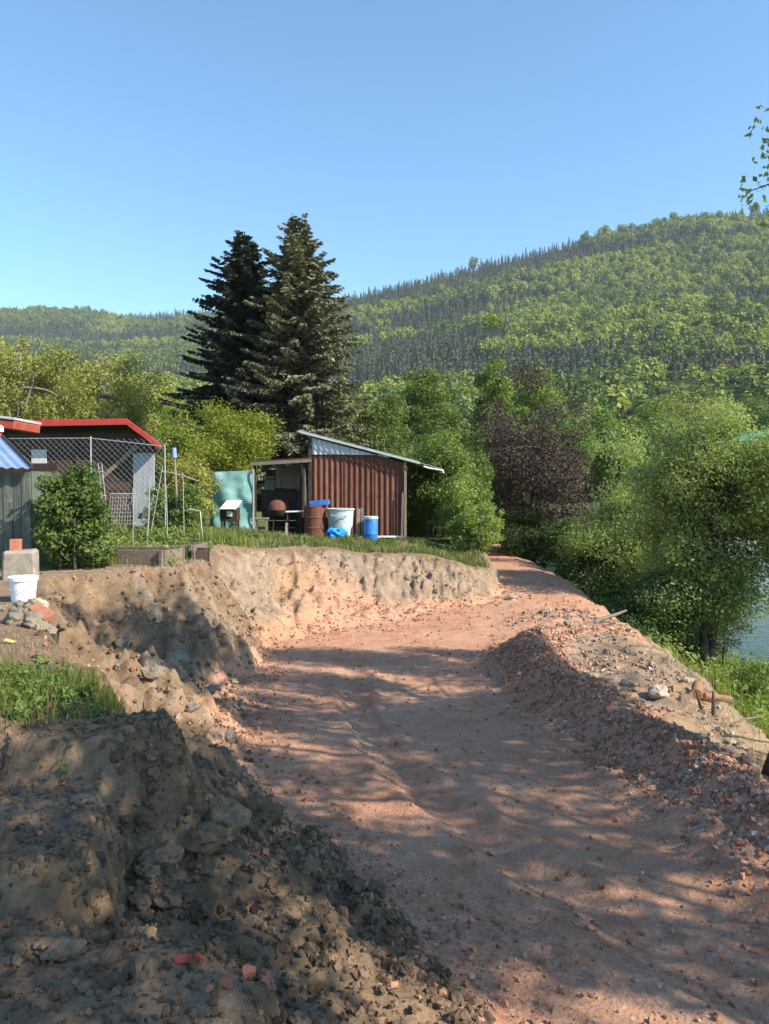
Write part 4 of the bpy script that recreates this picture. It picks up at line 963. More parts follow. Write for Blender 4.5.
MB().box((-6.6, yf - .04, 2.5), (.06, .03, 2.4)).build('cover_strip', M['wood_dark'], ht)

h2 = empty('left_hut', (-7.0, 12.7, gz(-7.0, 12.7)), 'hut corner at the left edge with thick faded red roof border', 'hut')
MB().box((-7.6, 12.6, 2.5), (2.4, .6, 2.2)).build('wall', M['wood_brown'], h2, .01)
MB().box((-7.3, 12.45, 3.70), (2.9, .9, .15), (0, R(7), 0)).build('roof', M['red_faded'], h2, .02)
MB().box((-7.27, 12.45, 3.80), (2.86, .94, .04), (0, R(7), 0)).build('roof_sheet', M['roofzinc'], h2, .004)
rp = empty('vent_pipe', (-6.02, 11.75, 1.45), 'red pipe with a white cap above the blue roof', 'pipe')
MB().tube([(-6.02, 11.75, 1.4), (-6.02, 11.75, 3.42)], .075, 14).build('pipe', M['red_paint'], rp, smooth=True)
MB().lathe((-6.02, 11.75, 3.40), [(.0, 0), (.10, 0), (.10, .08), (.06, .11), (0, .12)], 14).build('cap', M['white_paint'], rp)

# green plank shed with blue roof
gs = empty('plank_shed', (-5.6, 10.9, gz(-5.6, 10.9)), 'small green-grey plank shed with blue corrugated roof at the left edge', 'shed')
for k in range(11):
    MB().box((-4.93 - .128 * k, 10.4 + .008 * (k % 2), 2.06 + random.uniform(-.01, .01)), (.121, .022, 1.36), (0, random.uniform(-.01, .01), 0)).build('board', M['green_board'], gs, .003)
for k in range(7):
    MB().box((-4.872, 10.48 + .125 * k, 2.08), (.022, .118, 1.36)).build('side_board', M['green_board'], gs, .003)
MB().box((-5.6, 10.432, 2.55), (1.35, .03, .06)).build('rail', M['wood_dark'], gs)
MB().box((-5.6, 11.35, 2.15), (1.4, .03, 1.5)).build('rear_wall', M['wood_dark'], gs)
def blue_roof():
    n = 8 * 11; vs = []; fs = []
    a = np.array([-4.78, 10.26, 2.80]); b = np.array([-6.3, 10.26, 2.83]); u = np.array([-.98, 1.15, .50])
    for s in (0, 1):
        for i in range(n + 1):
            p = a + (b - a) * i / n + np.array([0, 0, .011 * math.cos(i / 8 * 6.283) - s * .01])
            for k in range(4): vs.append(tuple(p + u * k / 3))
    o = (n + 1) * 4
    for i in range(n):
        for k in range(3):
            q = (i * 4 + k, (i + 1) * 4 + k, (i + 1) * 4 + k + 1, i * 4 + k + 1); fs += [q, tuple(o + j for j in q[::-1])]
        fs.append((i * 4, (i + 1) * 4, o + (i + 1) * 4, o + i * 4))
    for k in range(3): fs.append((k, k + 1, o + k + 1, o + k))
    return MB().add(vs, fs)
blue_roof().build('roof_sheet', M['blue_roof'], gs)
MB().tube([(-4.78, 10.26, 2.815), (-5.76, 11.41, 3.315)], .022, 6).build('verge_trim', M['wood_dark'], gs)

# ------------------------------------------------------------------ fences, stakes, beds
fe = empty('wire_fence', (-5.3, 13.6, gz(-5.3, 13.6)), 'chain-link fence on thin posts in front of the red-roofed hut', 'fence')
fx0, fx1, fyd, fz0, fz1 = -7.0, -3.95, 13.6, 1.95, 3.42
for x in (-7.0, -5.28, -3.95): MB().tube([(x, fyd, 1.5), (x, fyd, 3.46 - .14 * (x > -4))], .014, 8).build('post', M['wire'], fe)
MB().tube([(fx0, fyd, fz1), (-5.28, fyd, fz1 + .01), (fx1, fyd, fz1 - .14)], .009, 4).build('top_wire', M['wire'], fe)
mb = MB(); cell = .105; x = fx0 - (fz1 - fz0)
while x < fx1:
    for sgn in (1, -1):
        a0 = max(x, fx0); a1 = min(x + (fz1 - fz0), fx1)
        if a1 - a0 < .05: continue
        za, zb = (fz0 + (a0 - x), fz0 + (a1 - x)) if sgn > 0 else (fz1 - (a0 - x), fz1 - (a1 - x))
        mb.tube([(a0, fyd + .004 * sgn, za), (a1, fyd + .004 * sgn, zb)], .0016, 3, cap=False)
    x += cell
tag(mb.build('wire_mesh', M['wire'], fe), kind='stuff')

def stake(p0, p1, r, mat, label, name='garden_stake', cat='stake', grp='white garden stakes'):
    o = MB().tube([p0, ((p0[0] + p1[0]) / 2 + .01, (p0[1] + p1[1]) / 2, (p0[2] + p1[2]) / 2), p1], r, 7).build(name, mat); tag(o, label, cat, grp); return o
def G(px, d, dz=0): x = W(px, d); return (x, d, gz(x, d) + dz)
fr = empty('white_trellis', G(103, 12.6, -.02), 'tall narrow white metal trellis leaning beside the leafy bush', 'trellis')
for px0, px1 in ((106, 98.5), (109, 102)):
    MB().tube([G(px0, 12.6, -.05), (W(px1, 12.7), 12.7, Zp(463, 12.7))], .008, 6).build('upright', M['old_white'], fr)
for py in (472, 484, 496): MB().tube([(W(99 + (py - 463) * .13, 12.65), 12.65, Zp(py, 12.65)), (W(102.5 + (py - 463) * .13, 12.65), 12.65, Zp(py, 12.65))], .009, 5).build('rung', M['old_white'], fr)
fr = empty('trellis', G(152, 13, -.02), 'white A-shaped trellis leaning over the climbing plant', 'trellis')
MB().tube([G(149, 13, -.05), (W(163, 13), 13, Zp(466, 13))], .0065, 6).build('upright', M['old_white'], fr)
MB().tube([(W(162, 13), 13, Zp(471, 13)), (W(182, 13.1), 13.1, Zp(475, 13.1)), (W(198, 13.2), 13.2, Zp(481, 13.2))], .009, 6).build('cross_bar', M['old_white'], fr)
MB().tube([G(184, 13.1, -.05), (W(183, 13.1), 13.1, Zp(472, 13.1))], .0065, 6).build('upright', M['old_white'], fr)
stake(G(146, 12.2, -.05), (W(150, 12.2), 12.2, Zp(478, 12.2)), .011, M['old_white'], 'thin white stake standing in the first raised bed row')
stake(G(167, 12.6, -.05), (W(166, 12.6), 12.6, Zp(486, 12.6)), .008, M['wire'], 'thin grey stake right of the climbing plant')
stake(G(132, 11.9, -.05), (W(133, 11.9), 11.9, Zp(488, 11.9)), .008, M['wire'], 'thin grey stake right of the mesh panel')
stake(G(91, 10.7, -.05), (W(92, 10.7), 10.7, Zp(505, 10.7)), .010, M['old_white'], 'short white stake at the right foot of the leafy bush')
pl = empty('capped_pole', G(178, 14, -.05), 'dark wooden pole with a blue cap above the white frame', 'pole')
MB().tube([G(179, 14, -.05), (W(174.5, 14), 14, Zp(452, 14))], [.028, .022], 7).build('pole', M['wood'], pl)
MB().tube([(W(174.7, 14), 14, Zp(458, 14)), (W(174.3, 14), 14, Zp(448, 14))], [.05, .04], 8).build('cap', M['blue_roof'], pl)
wp = empty('mesh_panel', G(121, 12.3, -.01), 'square white wire mesh panel leaning among the beds', 'panel')
x0, x1 = W(108, 12.3), W(135, 12.3); zb = gz((x0 + x1) / 2, 12.3); zt_ = Zp(494, 12.35); zb = max(zb, Zp(524, 12.35))
for k in range(11): x = x0 + (x1 - x0) * k / 10; MB().tube([(x, 12.3, zb), (x, 12.42, zt_)], .0026, 4).build('wire', M['old_white'], wp)
for k in range(9): t = k / 8; MB().tube([(x0, 12.3 + .12 * t, zb + (zt_ - zb) * t), (x1, 12.3 + .12 * t, zb + (zt_ - zb) * t)], (.0032 if k < 8 else .010), 4).build('wire', M['old_white'], wp)
pp = MB(); pp.tube([(W(184, 13.1), 13.1, Zp(512, 13.1)), (W(190, 13.1), 13.1, Zp(509, 13.1)), (W(200, 13.2), 13.2, Zp(511, 13.2)), (W(203, 13.2), 13.2, gz(W(203, 13.2), 13.2) - .02)], .011, 8)
tag(pp.build('bent_pipe', M['old_white'], smooth=True), 'white bent pipe coming out of the ground below the frame', 'pipe')

def bed(cx, cy, wx, wy, rz, h, label, mat):
    z = gz(cx, cy) - .06
    e = empty('raised_bed', (cx, cy, z), label, 'raised bed', 'wooden raised beds')
    Mx = Matrix.Rotation(rz, 3, 'Z')
    for sx_, sy_, lx, ly in ((0, -wy / 2, wx, .035), (0, wy / 2, wx, .035), (-wx / 2 + .02, 0, .035, wy - .08), (wx / 2 - .02, 0, .035, wy - .08)):
        p = Mx @ Vector((sx_, sy_, 0)); MB().box((cx + p.x, cy + p.y, z + h / 2), (lx, ly, h + random.uniform(-.01, .01)), (random.uniform(-.03, .03), 0, rz)).build('board', M[mat], e, .004)
    for a in (-1, 1):
        for b in (-1, 1):
            p = Mx @ Vector((a * (wx / 2 - .05), b * (wy / 2 + .035 * (b < 0) - .0 * b), 0)); 
            MB().box((cx + p.x, cy + p.y, z + h / 2 - .02), (.05, .05, h + .06), (0, 0, rz)).build('corner_post', M['wood_h'], e, .004)
    s = nmesh('soil', *soil_patch(wx - .09, wy - .09, h - .06), M['bedsoil'], True); o = link('soil', s, e); o.rotation_euler = (0, 0, rz)
def soil_patch(a, b, z):
    n, m = 20, 12; X, Y = np.meshgrid(np.linspace(-a / 2, a / 2, n), np.linspace(-b / 2, b / 2, m))
    Z = z + .03 * fbm(X * 6 + 3, Y * 6, 3, 60); i = np.arange(n * m).reshape(m, n)
    return np.stack([X.ravel(), Y.ravel(), Z.ravel()], 1), np.stack([i[:-1, :-1], i[:-1, 1:], i[1:, 1:], i[1:, :-1]], -1).reshape(-1, 4)
bed(-3.58, 10.85, 1.2, .62, R(-9), .26, 'nearest raised bed with a long weathered plank along the slope', 'wood_h')
bed(-3.42, 12.35, .85, .6, R(-6), .22, 'second raised bed under the wire panel', 'wood_h')
bed(-3.05, 11.9, .4, .5, R(-8), .22, 'small dark old raised bed at the bank corner', 'wood_dark')
for px, d, mt, lb in ((90, 10.3, 'brick', 'orange brick standing below the leafy bush'), (150, 11.65, 'terracotta', 'small terracotta pot shard on the bed plank, left one'), (166, 11.7, 'terracotta', 'small terracotta pot shard on the bed plank, right one')):
    x = W(px, d); s = (.1, .08, .13) if mt == 'brick' else (.045, .05, .05)
    o = MB().box((x, d, gz(x, d) + s[2] * .42 + (.14 if mt != 'brick' else 0)), s, (.1, .15, .4), .006).build('brick' if mt == 'brick' else 'pot_shard', M[mt], None, .008); tag(o, lb, 'brick' if mt == 'brick' else 'shard')
# concrete stump, brick, bucket, stone heap
x, y = W(20, 9.0), 9.0
o = MB().box((x, y, gz(x, y) + .14), (.36, .30, .42), (.03, -.04, .2), .025).build('concrete_stump', M['concrete'], None, .03); tag(o, 'rough concrete stump behind the white bucket', 'concrete')
o = MB().box((W(15, 9), 9.0, gz(x, y) + .41), (.125, .12, .13), (.02, .04, .3), .004).build('brick', M['brick'], None, .006); tag(o, 'red brick lying on the concrete stump', 'brick')
x, y = W(22, 7.8), 7.8
bk = empty('bucket', (x, y, gz(x, y) - .01), 'white plastic bucket on the soil ledge', 'bucket')
MB().lathe(bk.location, [(0, 0), (.108, 0), (.112, .01), (.135, .235), (.147, .235), (.149, .27), (.142, .275), (.131, .27), (.104, .02), (0, .015)], 36).build('bucket_body', M['white_plastic'], bk, smooth=False)
mb = MB(); hz = bk.location.z
mb.tube([(x + .145 * math.cos(a), y - .145 * math.sin(a) * .99 - .003, hz + .235 - .10 * math.sin(a)) for a in np.linspace(0, math.pi, 13)], .003, 5); mb.build('handle', M['wire'], bk)

rs = np.random.default_rng(5)
stone_kinds = [blob_mesh('stone_kind', 3, .62, 100 + k, M['stone'], True, (1, .8, .62), 1.1) for k in range(4)]
pale_kinds = [blob_mesh('pale_stone_kind', 3, .58, 120 + k, M['palestone'], True, (1, .8, .55), 1.1) for k in range(3)]
def stone(px, py_d, size, label, kinds, k, grp=None, rot=None, name='stone', lift=.25):
    x, d = W(px, py_d), py_d; o = link(name, kinds[k % len(kinds)]); o.location = (x, d, gz(x, d) + size * lift); o.scale = (size,) * 3
    o.rotation_euler = rot or (rs.uniform(-.4, .4), rs.uniform(-.4, .4), rs.uniform(0, 6.3)); tag(o, label, 'stone', grp); return o
for k in range(16):
    px = rs.uniform(0, 52); d = rs.uniform(6.7, 7.35)
    stone(px, d, rs.uniform(.05, .13), 'grey stone in the heap below the white bucket', stone_kinds, k, 'stones heaped below the bucket')
stone(38, 7.5, .10, 'pale stone slab at the right foot of the bucket', pale_kinds, 1)
o = MB().box((W(40, 7.05), 7.05, gz(W(40, 7.05), 7.05) + .10), (.25, .12, .07), (.3, .35, -.5), .006).build('brick', M['brick'], None, .006); tag(o, 'broken red-brown brick lying tilted on the stone heap', 'brick')
mb = MB(); bxx = W(53, 7.0); bz = gz(bxx, 7.0); mb.tube([(bxx - .03, 7.0, bz - .1), (bxx, 7.0, bz + .1), (bxx + .05, 6.98, bz + .2)], [.04, .045, .02], 7); mb.tube([(bxx, 7, bz + .08), (bxx - .05, 6.97, bz + .22)], [.03, .02], 6); mb.tube([(bxx + .03, 7, bz + .15), (bxx + .11, 6.97, bz + .16)], [.025, .015], 6)
tag(mb.build('tree_stub', M['bark']), 'dark forked root stub at the end of the stone heap', 'root')
o = MB().box((W(8, 6.2), 6.2, gz(W(8, 6.2), 6.2) + .02), (.10, .04, .012), (.05, .1, -.2), .012).build('wrapper', M['yellow'], None, .004); tag(o, 'yellow scrap lying above the grass on the left', 'litter')

# ------------------------------------------------------------------ foreground clods and rubble
clod_kinds = [blob_mesh('clod_kind', 3, .55, 200 + k, M['clod'], True, (1, .85, .68), 1.5) for k in range(7)]
cl = []
tries = 0
while len(cl) < 190 and tries < 20000:
    tries += 1
    x = rs.uniform(-1.4, .45); y = rs.uniform(2.4, 4.9)
    it = bool(inside(np.array(x), np.array(y), P_TOP)); ie = bool(inside(np.array(x), np.array(y), P_TOE))
    if not ie or (it and rs.random() > .25): continue
    s = .018 + .05 * rs.random() ** 3
    if any((x - a) ** 2 + (y - b) ** 2 < (.8 * (s + c)) ** 2 for a, b, c in cl): continue
    cl.append((x, y, s))
for k, (x, y, s) in enumerate(cl):
    o = link('soil_clod', clod_kinds[k % 7]); o.location = (x, y, gz(x, y) + s * .3); o.scale = (s, s * rs.uniform(.8, 1.2), s * rs.uniform(.8, 1.1)); o.rotation_euler = (rs.uniform(-.5, .5), rs.uniform(-.5, .5), rs.uniform(0, 6.3))
    tag(o, 'loose soil clod %s, size %s' % (('on the floor at the bottom of the picture' if y < 2.9 else 'in the hollow below the terrace lip' if y < 3.9 else 'on the crumbled slope beyond the hollow') + (', road side' if x > -.3 else ', terrace side'), 'large' if s > .035 else 'small'), 'clod', 'soil clods on the foreground slope')
for (px, d, s, lb) in ((222, 4.6, .17, 'big rounded lump of soil at the foot of the terrace edge'), (195, 4.25, .13, 'large soil lump in the middle of the hollow'), (262, 4.9, .15, 'broad soil lump nearest the road below the terrace'), (158, 4.05, .10, 'soil lump against the terrace wall'), (60, 2.75, .06, 'soil lump on the little heap at lower left'), (105, 2.72, .05, 'flat soil lump right of the heap at lower left')):
    x = W(px, d); o = link('soil_lump', blob_mesh('soil_lump', 4, .42, int(px), M['clod'], True, (1.15, .85, .62), 1.25)); o.location = (x, d, gz(x, d) + s * .22); o.scale = (s,) * 3; o.rotation_euler = (0, 0, px); tag(o, lb, 'soil lump', 'big soil lumps')
# finer crumbs
n = 15000; X = rs.uniform(-2.2, .7, n); Y = 2.1 + 3.4 * rs.random(n) ** 1.2
ie = inside(X, Y, P_TOE); it = inside(X, Y, P_TOP); k = ie & (~it | (rs.random(n) < .8)); X, Y = X[k], Y[k]
S = .003 + .018 * rs.random(len(X)) ** 4
crumb = [chip_mesh('crumb', 300 + q, M['clod']) if q < 3 else blob_mesh('crumb', 2, .6, 300 + q, M['clod'], True, (1, .85, .7), 1.6) for q in range(5)]
scatter('soil_crumbs', np.stack([X, Y, height(X, Y) + S * .3], 1), rs.uniform(0, 6.3, (len(X), 3)), np.stack([S, S, S], 1), rs.integers(0, 5, len(X)), crumb, 'fine dark soil crumbs over the foreground slope', 'soil')
n = 16000; X = rs.uniform(-4.6, .2, n); Y = rs.uniform(4.3, 12.4, n); it = inside(X, Y, P_TOP); ie = inside(X, Y, P_TOE)
k = ie & (~it | (pdist(X, Y, TOP) < .25)) & (fbm(X * 1.7, Y * 1.7, 3, 90) > rs.uniform(-.35, .45, n)); X, Y = X[k], Y[k]; S = .006 + .034 * rs.random(len(X)) ** 5
scatter('slope_debris', np.stack([X, Y, height(X, Y) + S * .25], 1), rs.uniform(0, 6.3, (len(X), 3)), np.stack([S, S, S], 1), np.where(rs.random(len(X)) < .78, rs.integers(0, 5, len(X)), rs.integers(5, 13, len(X))), crumb + [chip_mesh('slope_chip', 700 + q, M['rubble'] if q % 4 else M['stone']) for q in range(8)], 'crumbled soil and brick bits on the left bank slope', 'debris')
for k, (px, d, sz, lb) in enumerate(((120, 8.6, .10, 'grey stone high on the left bank slope'), (175, 8.9, .12, 'stone in the middle of the left bank slope'), (205, 8.2, .09, 'stone low on the left bank slope near the road'), (232, 9.4, .07, 'small stone at the foot of the left bank'), (150, 7.4, .11, 'half buried stone above the near terrace'), (190, 7.2, .08, 'stone on the slope just above the terrace lip'), (228, 7.0, .07, 'brick-coloured stone at the road edge beside the terrace'), (240, 6.2, .06, 'small stone by the road beside the terrace'))):
    stone(px, d, sz, lb, stone_kinds, k)
# broken soil chunks stuck in the cut faces
M['bankclod'] = clodmat('bank soil', [(0, (.27, .20, .14)), (.3, (.31, .235, .165)), (.55, (.24, .175, .12)), (.8, (.33, .24, .155)), (.92, (.21, .16, .115))], 26, .9, .02)
n = 12000; X = rs.uniform(-3.4, 2.8, n); Y = rs.uniform(10.2, 17.2, n); it = inside(X, Y, P_TOP); ie = inside(X, Y, P_TOE)
k = ie & (~it | (pdist(X, Y, TOP) < .12)) & (fbm(X * 2.2, Y * 2.2, 3, 97) > rs.uniform(-.5, .4, n)); X, Y = X[k], Y[k]; S = (.006 + .034 * rs.random(len(X)) ** 5) * (1 + .5 * (X > .3))
scatter('bank_chunks', np.stack([X, Y, height(X, Y) - S * .35], 1), rs.uniform(0, 6.3, (len(X), 3)), np.stack([S, S, S], 1), rs.integers(0, 6, len(X)), [blob_mesh('bank_chunk', 2, .6, 760 + q, M['bankclod'], True, (1, .8, .8), 1.7) if q % 2 else chip_mesh('bank_chunk', 760 + q, M['bankclod']) for q in range(6)], 'crumbling lumps of soil in the cut bank', 'soil')
n = 9000; X = rs.uniform(-2.4, .5, n); Y = rs.uniform(2.7, 5.6, n); it = inside(X, Y, P_TOP); ie = inside(X, Y, P_TOE); db = pdist(X, Y, BOWL); dt = pdist(X, Y, TOP)
k = ie & ((db < .16) | ((dt < .16) & (Y > 2.9)) | (rs.random(n) < .10)); X, Y = X[k], Y[k]; S = .008 + .036 * rs.random(len(X)) ** 3
scatter('wall_chunks', np.stack([X, Y, height(X, Y) - S * .3], 1), rs.uniform(0, 6.3, (len(X), 3)), np.stack([S, S, S], 1), rs.integers(0, 6, len(X)), [blob_mesh('wall_chunk', 2, .65, 780 + q, M['clod'], True, (1, .8, .8), 1.7) if q % 2 else chip_mesh('wall_chunk', 780 + q, M['clod']) for q in range(6)], 'broken dark soil in the face of the near terrace', 'soil')
# small coloured pieces in the foreground
for (px, d, s, mt, lb, rt) in ((180, 2.72, (.085, .05, .02), 'redthing', 'bright red tile fragment on the dark soil', (.3, .1, .3)), (196, 2.70, (.035, .04, .02), 'redthing', 'small red tile chip next to the larger one', (.5, .5, 1)), (222, 2.42, (.06, .04, .03), 'brick', 'flat brick piece nearest the lower left edge', (.2, .1, .2)), (246, 2.50, (.07, .05, .035), 'brick', 'orange brick piece in the foreground rubble', (.3, .1, .7)), (262, 2.52, (.05, .05, .03), 'brick', 'brick piece touching the white tile shards', (.1, .4, .1)),
                            (272, 2.55, (.05, .035, .02), 'palestone', 'small white shard beside the brick pieces', (.2, .5, .4)), (310, 2.45, (.065, .04, .014), 'palestone', 'pale tile shard on the dark soil', (.5, .3, -.4)), (334, 2.42, (.05, .035, .03), 'brick', 'brick bit right of the pale tile shard', (.2, .3, .9)), (206, 2.38, (.03, .02, .02), 'brick', 'tiny brick chip at the lower left', (.2, .3, .9)), (36, 3.35, (.03, .02, .012), 'terracotta', 'orange chip on the pale soil block', (.1, .1, .4))):
    d += .12 * (d < 2.6); x = W(px, d); o = link('brick_fragment' if mt in ('brick', 'redthing', 'terracotta') else 'tile_shard', chip_mesh('fragment', int(px) + 900, M[mt]))
    o.location = (x, d, gz(x, d) + s[2] * .75); o.scale = (s[0] * .5, s[1] * .6, s[2] * .8); o.rotation_euler = rt; tag(o, lb, 'fragment')
# rubble ridge along the right
chips = [chip_mesh('chip', 400 + q, M['rubble']) for q in range(8)]
seg = list(zip(WIND[1:-1], WIND[2:]))
def ridge_pts(n, spread, y0=3.2):
    out = []
    while len(out) < n:
        (x0, y0_), (x1, y1_) = seg[rs.integers(0, len(seg))]; t = rs.random()
        x = x0 + (x1 - x0) * t + rs.normal(-.06, spread); y = y0_ + (y1_ - y0_) * t + rs.normal(0, spread * .5)
        if y > y0: out.append((x, y))
    return np.array(out)
big = ridge_pts(280, .22); hz_ = height(big[:, 0], big[:, 1])
for k, (x, y) in enumerate(big):
    s = rs.uniform(.022, .045); o = link('brick_fragment', chips[k % 8]); o.location = (x, y, hz_[k] + s * .35); o.scale = (s, s, s); o.rotation_euler = tuple(rs.uniform(0, 6.3, 3))
    tag(o, '%s broken brick piece in the rubble ridge, %s, %s' % ('larger' if s > .033 else 'smaller', 'near end at the right edge' if y < 5.5 else 'middle stretch' if y < 8.5 else 'far end by the bend', 'road side' if x < np.interp(y, [q[1] for q in WIND], [q[0] for q in WIND]) else 'lake side'), 'fragment', 'brick pieces of the rubble ridge')
rd = ridge_pts(9000, .26); S = .007 + .022 * rs.random(9000) ** 1.8
scatter('rubble', np.stack([rd[:, 0], rd[:, 1], height(rd[:, 0], rd[:, 1]) + S * .35], 1), rs.uniform(0, 6.3, (9000, 3)), np.stack([S, S, S], 1), rs.integers(0, 8, 9000), chips, 'crushed brick rubble heaped in a ridge along the road', 'rubble')
# grit on the road, thicker at its edges and at the foot of the far bank
n = 60000; Y = 2.6 + 15 * rs.random(n) ** 1.7; X = rs.uniform(-3.2, 4.3, n)
ie = inside(X, Y, P_TOE); io = inside(X, Y, P_OUT); de = pdist(X, Y, TOE); dw = pdist(X, Y, WIND); it = inside(X, Y, P_TOP)
den = np.where(~ie & io, .05 + .7 * np.exp(-(de / .35) ** 2) + .5 * np.exp(-(dw / .6) ** 2) + .35 * sstep(5.5, 3, Y) + .25 * np.clip(fbm(X * 1.5, Y * 1.5, 3, 70), 0, 1), np.where(~it, .9 * np.exp(-(de / .35) ** 2), 0))
fan = np.exp(-(((X + .5) / 1.7) ** 2 + ((Y - 14.2) / .8) ** 2)); den = np.maximum(den, fan * .9 * ~it)
den = np.where((X > 2.9) & (Y < 13) & (dw > .5), .12, den)
k = rs.random(n) < den; X, Y = X[k], Y[k]; S = (.004 + .017 * rs.random(len(X)) ** 4) * (1 + .06 * Y)
scatter('road_grit', np.stack([X, Y, height(X, Y) + S * .2], 1), rs.uniform(0, 6.3, (len(X), 3)), np.stack([S, S, S * .8], 1), rs.integers(0, 8, len(X)), [chip_mesh('grit', 500 + q, M['roadgrit']) for q in range(8)], 'loose red grit and brick chips on the road', 'gravel')
# bench stones, logs and sticks
for k, (px, d, s, kd, lb) in enumerate(((628, 9.1, .11, 1, 'largest pale stone on the sunlit embankment'), (660, 8.6, .13, 1, 'flat pale slab on the embankment by the rubble ridge'), (617, 9.0, .07, 0, 'grey stone left of the largest pale stone'), (645, 10.4, .06, 0, 'small stone in the middle of the embankment'), (690, 9.3, .06, 1, 'pale stone left of the cut log'), (570, 13.2, .10, 0, 'stone on the road shoulder before the willows'), (545, 14.5, .08, 0, 'stone at the far road edge'), (600, 12.2, .07, 1, 'pale stone at the upper end of the embankment'), (735, 7.2, .05, 1, 'small pale stone near the right picture edge'), (512, 16.0, .12, 1, 'pale stone at the foot of the bank end'), (668, 10.9, .05, 0, 'dark pebble near the embankment shoulder'))):
    stone(px, d, s, lb, pale_kinds if kd else stone_kinds, k)
n = 7000; X = rs.uniform(2.3, 4.7, n); Y = rs.uniform(4.5, 15, n); k = inside(X, Y, P_OUT) & (inside(X, Y, P_WR) | (Y > 12)) & (fbm(X * 2, Y * 2, 3, 98) > rs.uniform(-.3, .45, n)); X, Y = X[k], Y[k]; S = .006 + .04 * rs.random(len(X)) ** 4
M['benchbit'] = clodmat('embankment debris', [(0, (.33, .24, .17)), (.35, (.27, .19, .13)), (.6, (.40, .25, .17)), (.75, (.42, .36, .29)), (.9, (.20, .145, .10))], 30, .6, .015)
scatter('bench_debris', np.stack([X, Y, height(X, Y) + S * .15], 1), rs.uniform(0, 6.3, (len(X), 3)), np.stack([S * 1.3, S, S * .8], 1), rs.integers(0, 6, len(X)), [chip_mesh('bench_bit', 820 + q, M['benchbit']) for q in range(6)], 'soil lumps and broken bits on the embankment', 'debris')
def log(p0, p1, r, label):
    e = empty('log', p0, label, 'log', 'cut logs on the embankment')
    m_ = MB(); a, b = Vector(p0), Vector(p1); pts = [a + (b - a) * t / 5 for t in range(6)]
    m_.tube(pts, [r * (1 + .06 * math.sin(t * 2.2)) for t in range(6)], 14, cap=False); m_.build('bark', M['log'], e, smooth=True)
    for p, q in ((a, 1), (b, -1)):
        dr_ = (b - a).normalized() * (.006 * -q); MB().tube([p + dr_ * 0, p + dr_], [r * .985, r * .96], 14).build('cut_end', M['logend'], e)
gx, gy = W(697, 8.8), 8.8; g0 = gz(gx, gy)
log((gx - .04, gy - .15, g0 + .09), (gx + .12, gy + .2, g0 + .10), .065, 'short thick log with orange cut end on the embankment shoulder')
log((gx + .10, gy - .05, g0 + .04), (gx + .42, gy + .02, g0 - .02), .042, 'thin log lying right of the thick one')
def stick(px, d, l, az, el, r, label, grp='sticks on the embankment'):
    x = W(px, d); p = Vector((x, d, gz(x, d) - .01)); v = Vector((math.cos(az) * math.cos(el), math.sin(az) * math.cos(el), math.sin(el))) * l
    o = MB().tube([p - v * .15, p + v * .35 + Vector((0, 0, .02)), p + v * .7, p + v], [r, r * .9, r * .7, r * .4], 6).build('stick', M['palebark'] if grp != 'roots' else M['bark']); tag(o, label, 'stick' if grp != 'roots' else 'root', grp)
stick(585, 13.2, .9, .3, .28, .045, 'thick broken branch lying across the far road edge')
stick(706, 8.1, .30, 1.8, 1.1, .022, 'curved root stub standing below the logs, left one', 'roots'); stick(716, 8.0, .28, 1.2, 1.2, .022, 'straight root stub standing below the logs, right one', 'roots')
stick(722, 7.4, .5, -.6, .05, .012, 'thin stick pointing to the right edge, upper'); stick(740, 7.1, .6, -.9, .04, .011, 'thin stick pointing to the right edge, middle'); stick(748, 6.8, .45, -.3, .08, .010, 'thin stick at the right edge, lowest'); stick(735, 8.0, .5, .4, .1, .012, 'pale stick beyond the logs')
stick(655, 9.9, .35, 2.0, .2, .012, 'short stick in the middle of the embankment'); stick(670, 10.2, .5, 1.2, .1, .012, 'long thin stick on the upper embankment')
for k in range(26):
    px = rs.uniform(560, 760); d = 6.6 + (760 - px) / 200 * 6.0 + rs.uniform(-.3, .8)
    if not (inside(np.array(W(px, d)), np.array(d), P_OUT) and inside(np.array(W(px, d)), np.array(d), P_WR)): continue
    stick(px, d, rs.uniform(.12, .4), rs.uniform(0, 6.3), rs.uniform(-.05, .25), rs.uniform(.005, .011), 'thin broken twig strewn on the bare embankment', 'twigs strewn on the embankment')
x = W(100, 5.0); o = MB().tube([(x - .12, 4.85, gz(x - .12, 4.85) + .01), (x, 4.9, gz(x, 4.9) + .03), (x + .08, 5.0, gz(x + .08, 5.0) + .03)], [.018, .016, .01], 6).build('stick', M['palebark']); tag(o, 'pale stick lying before the grass on the terrace', 'stick')

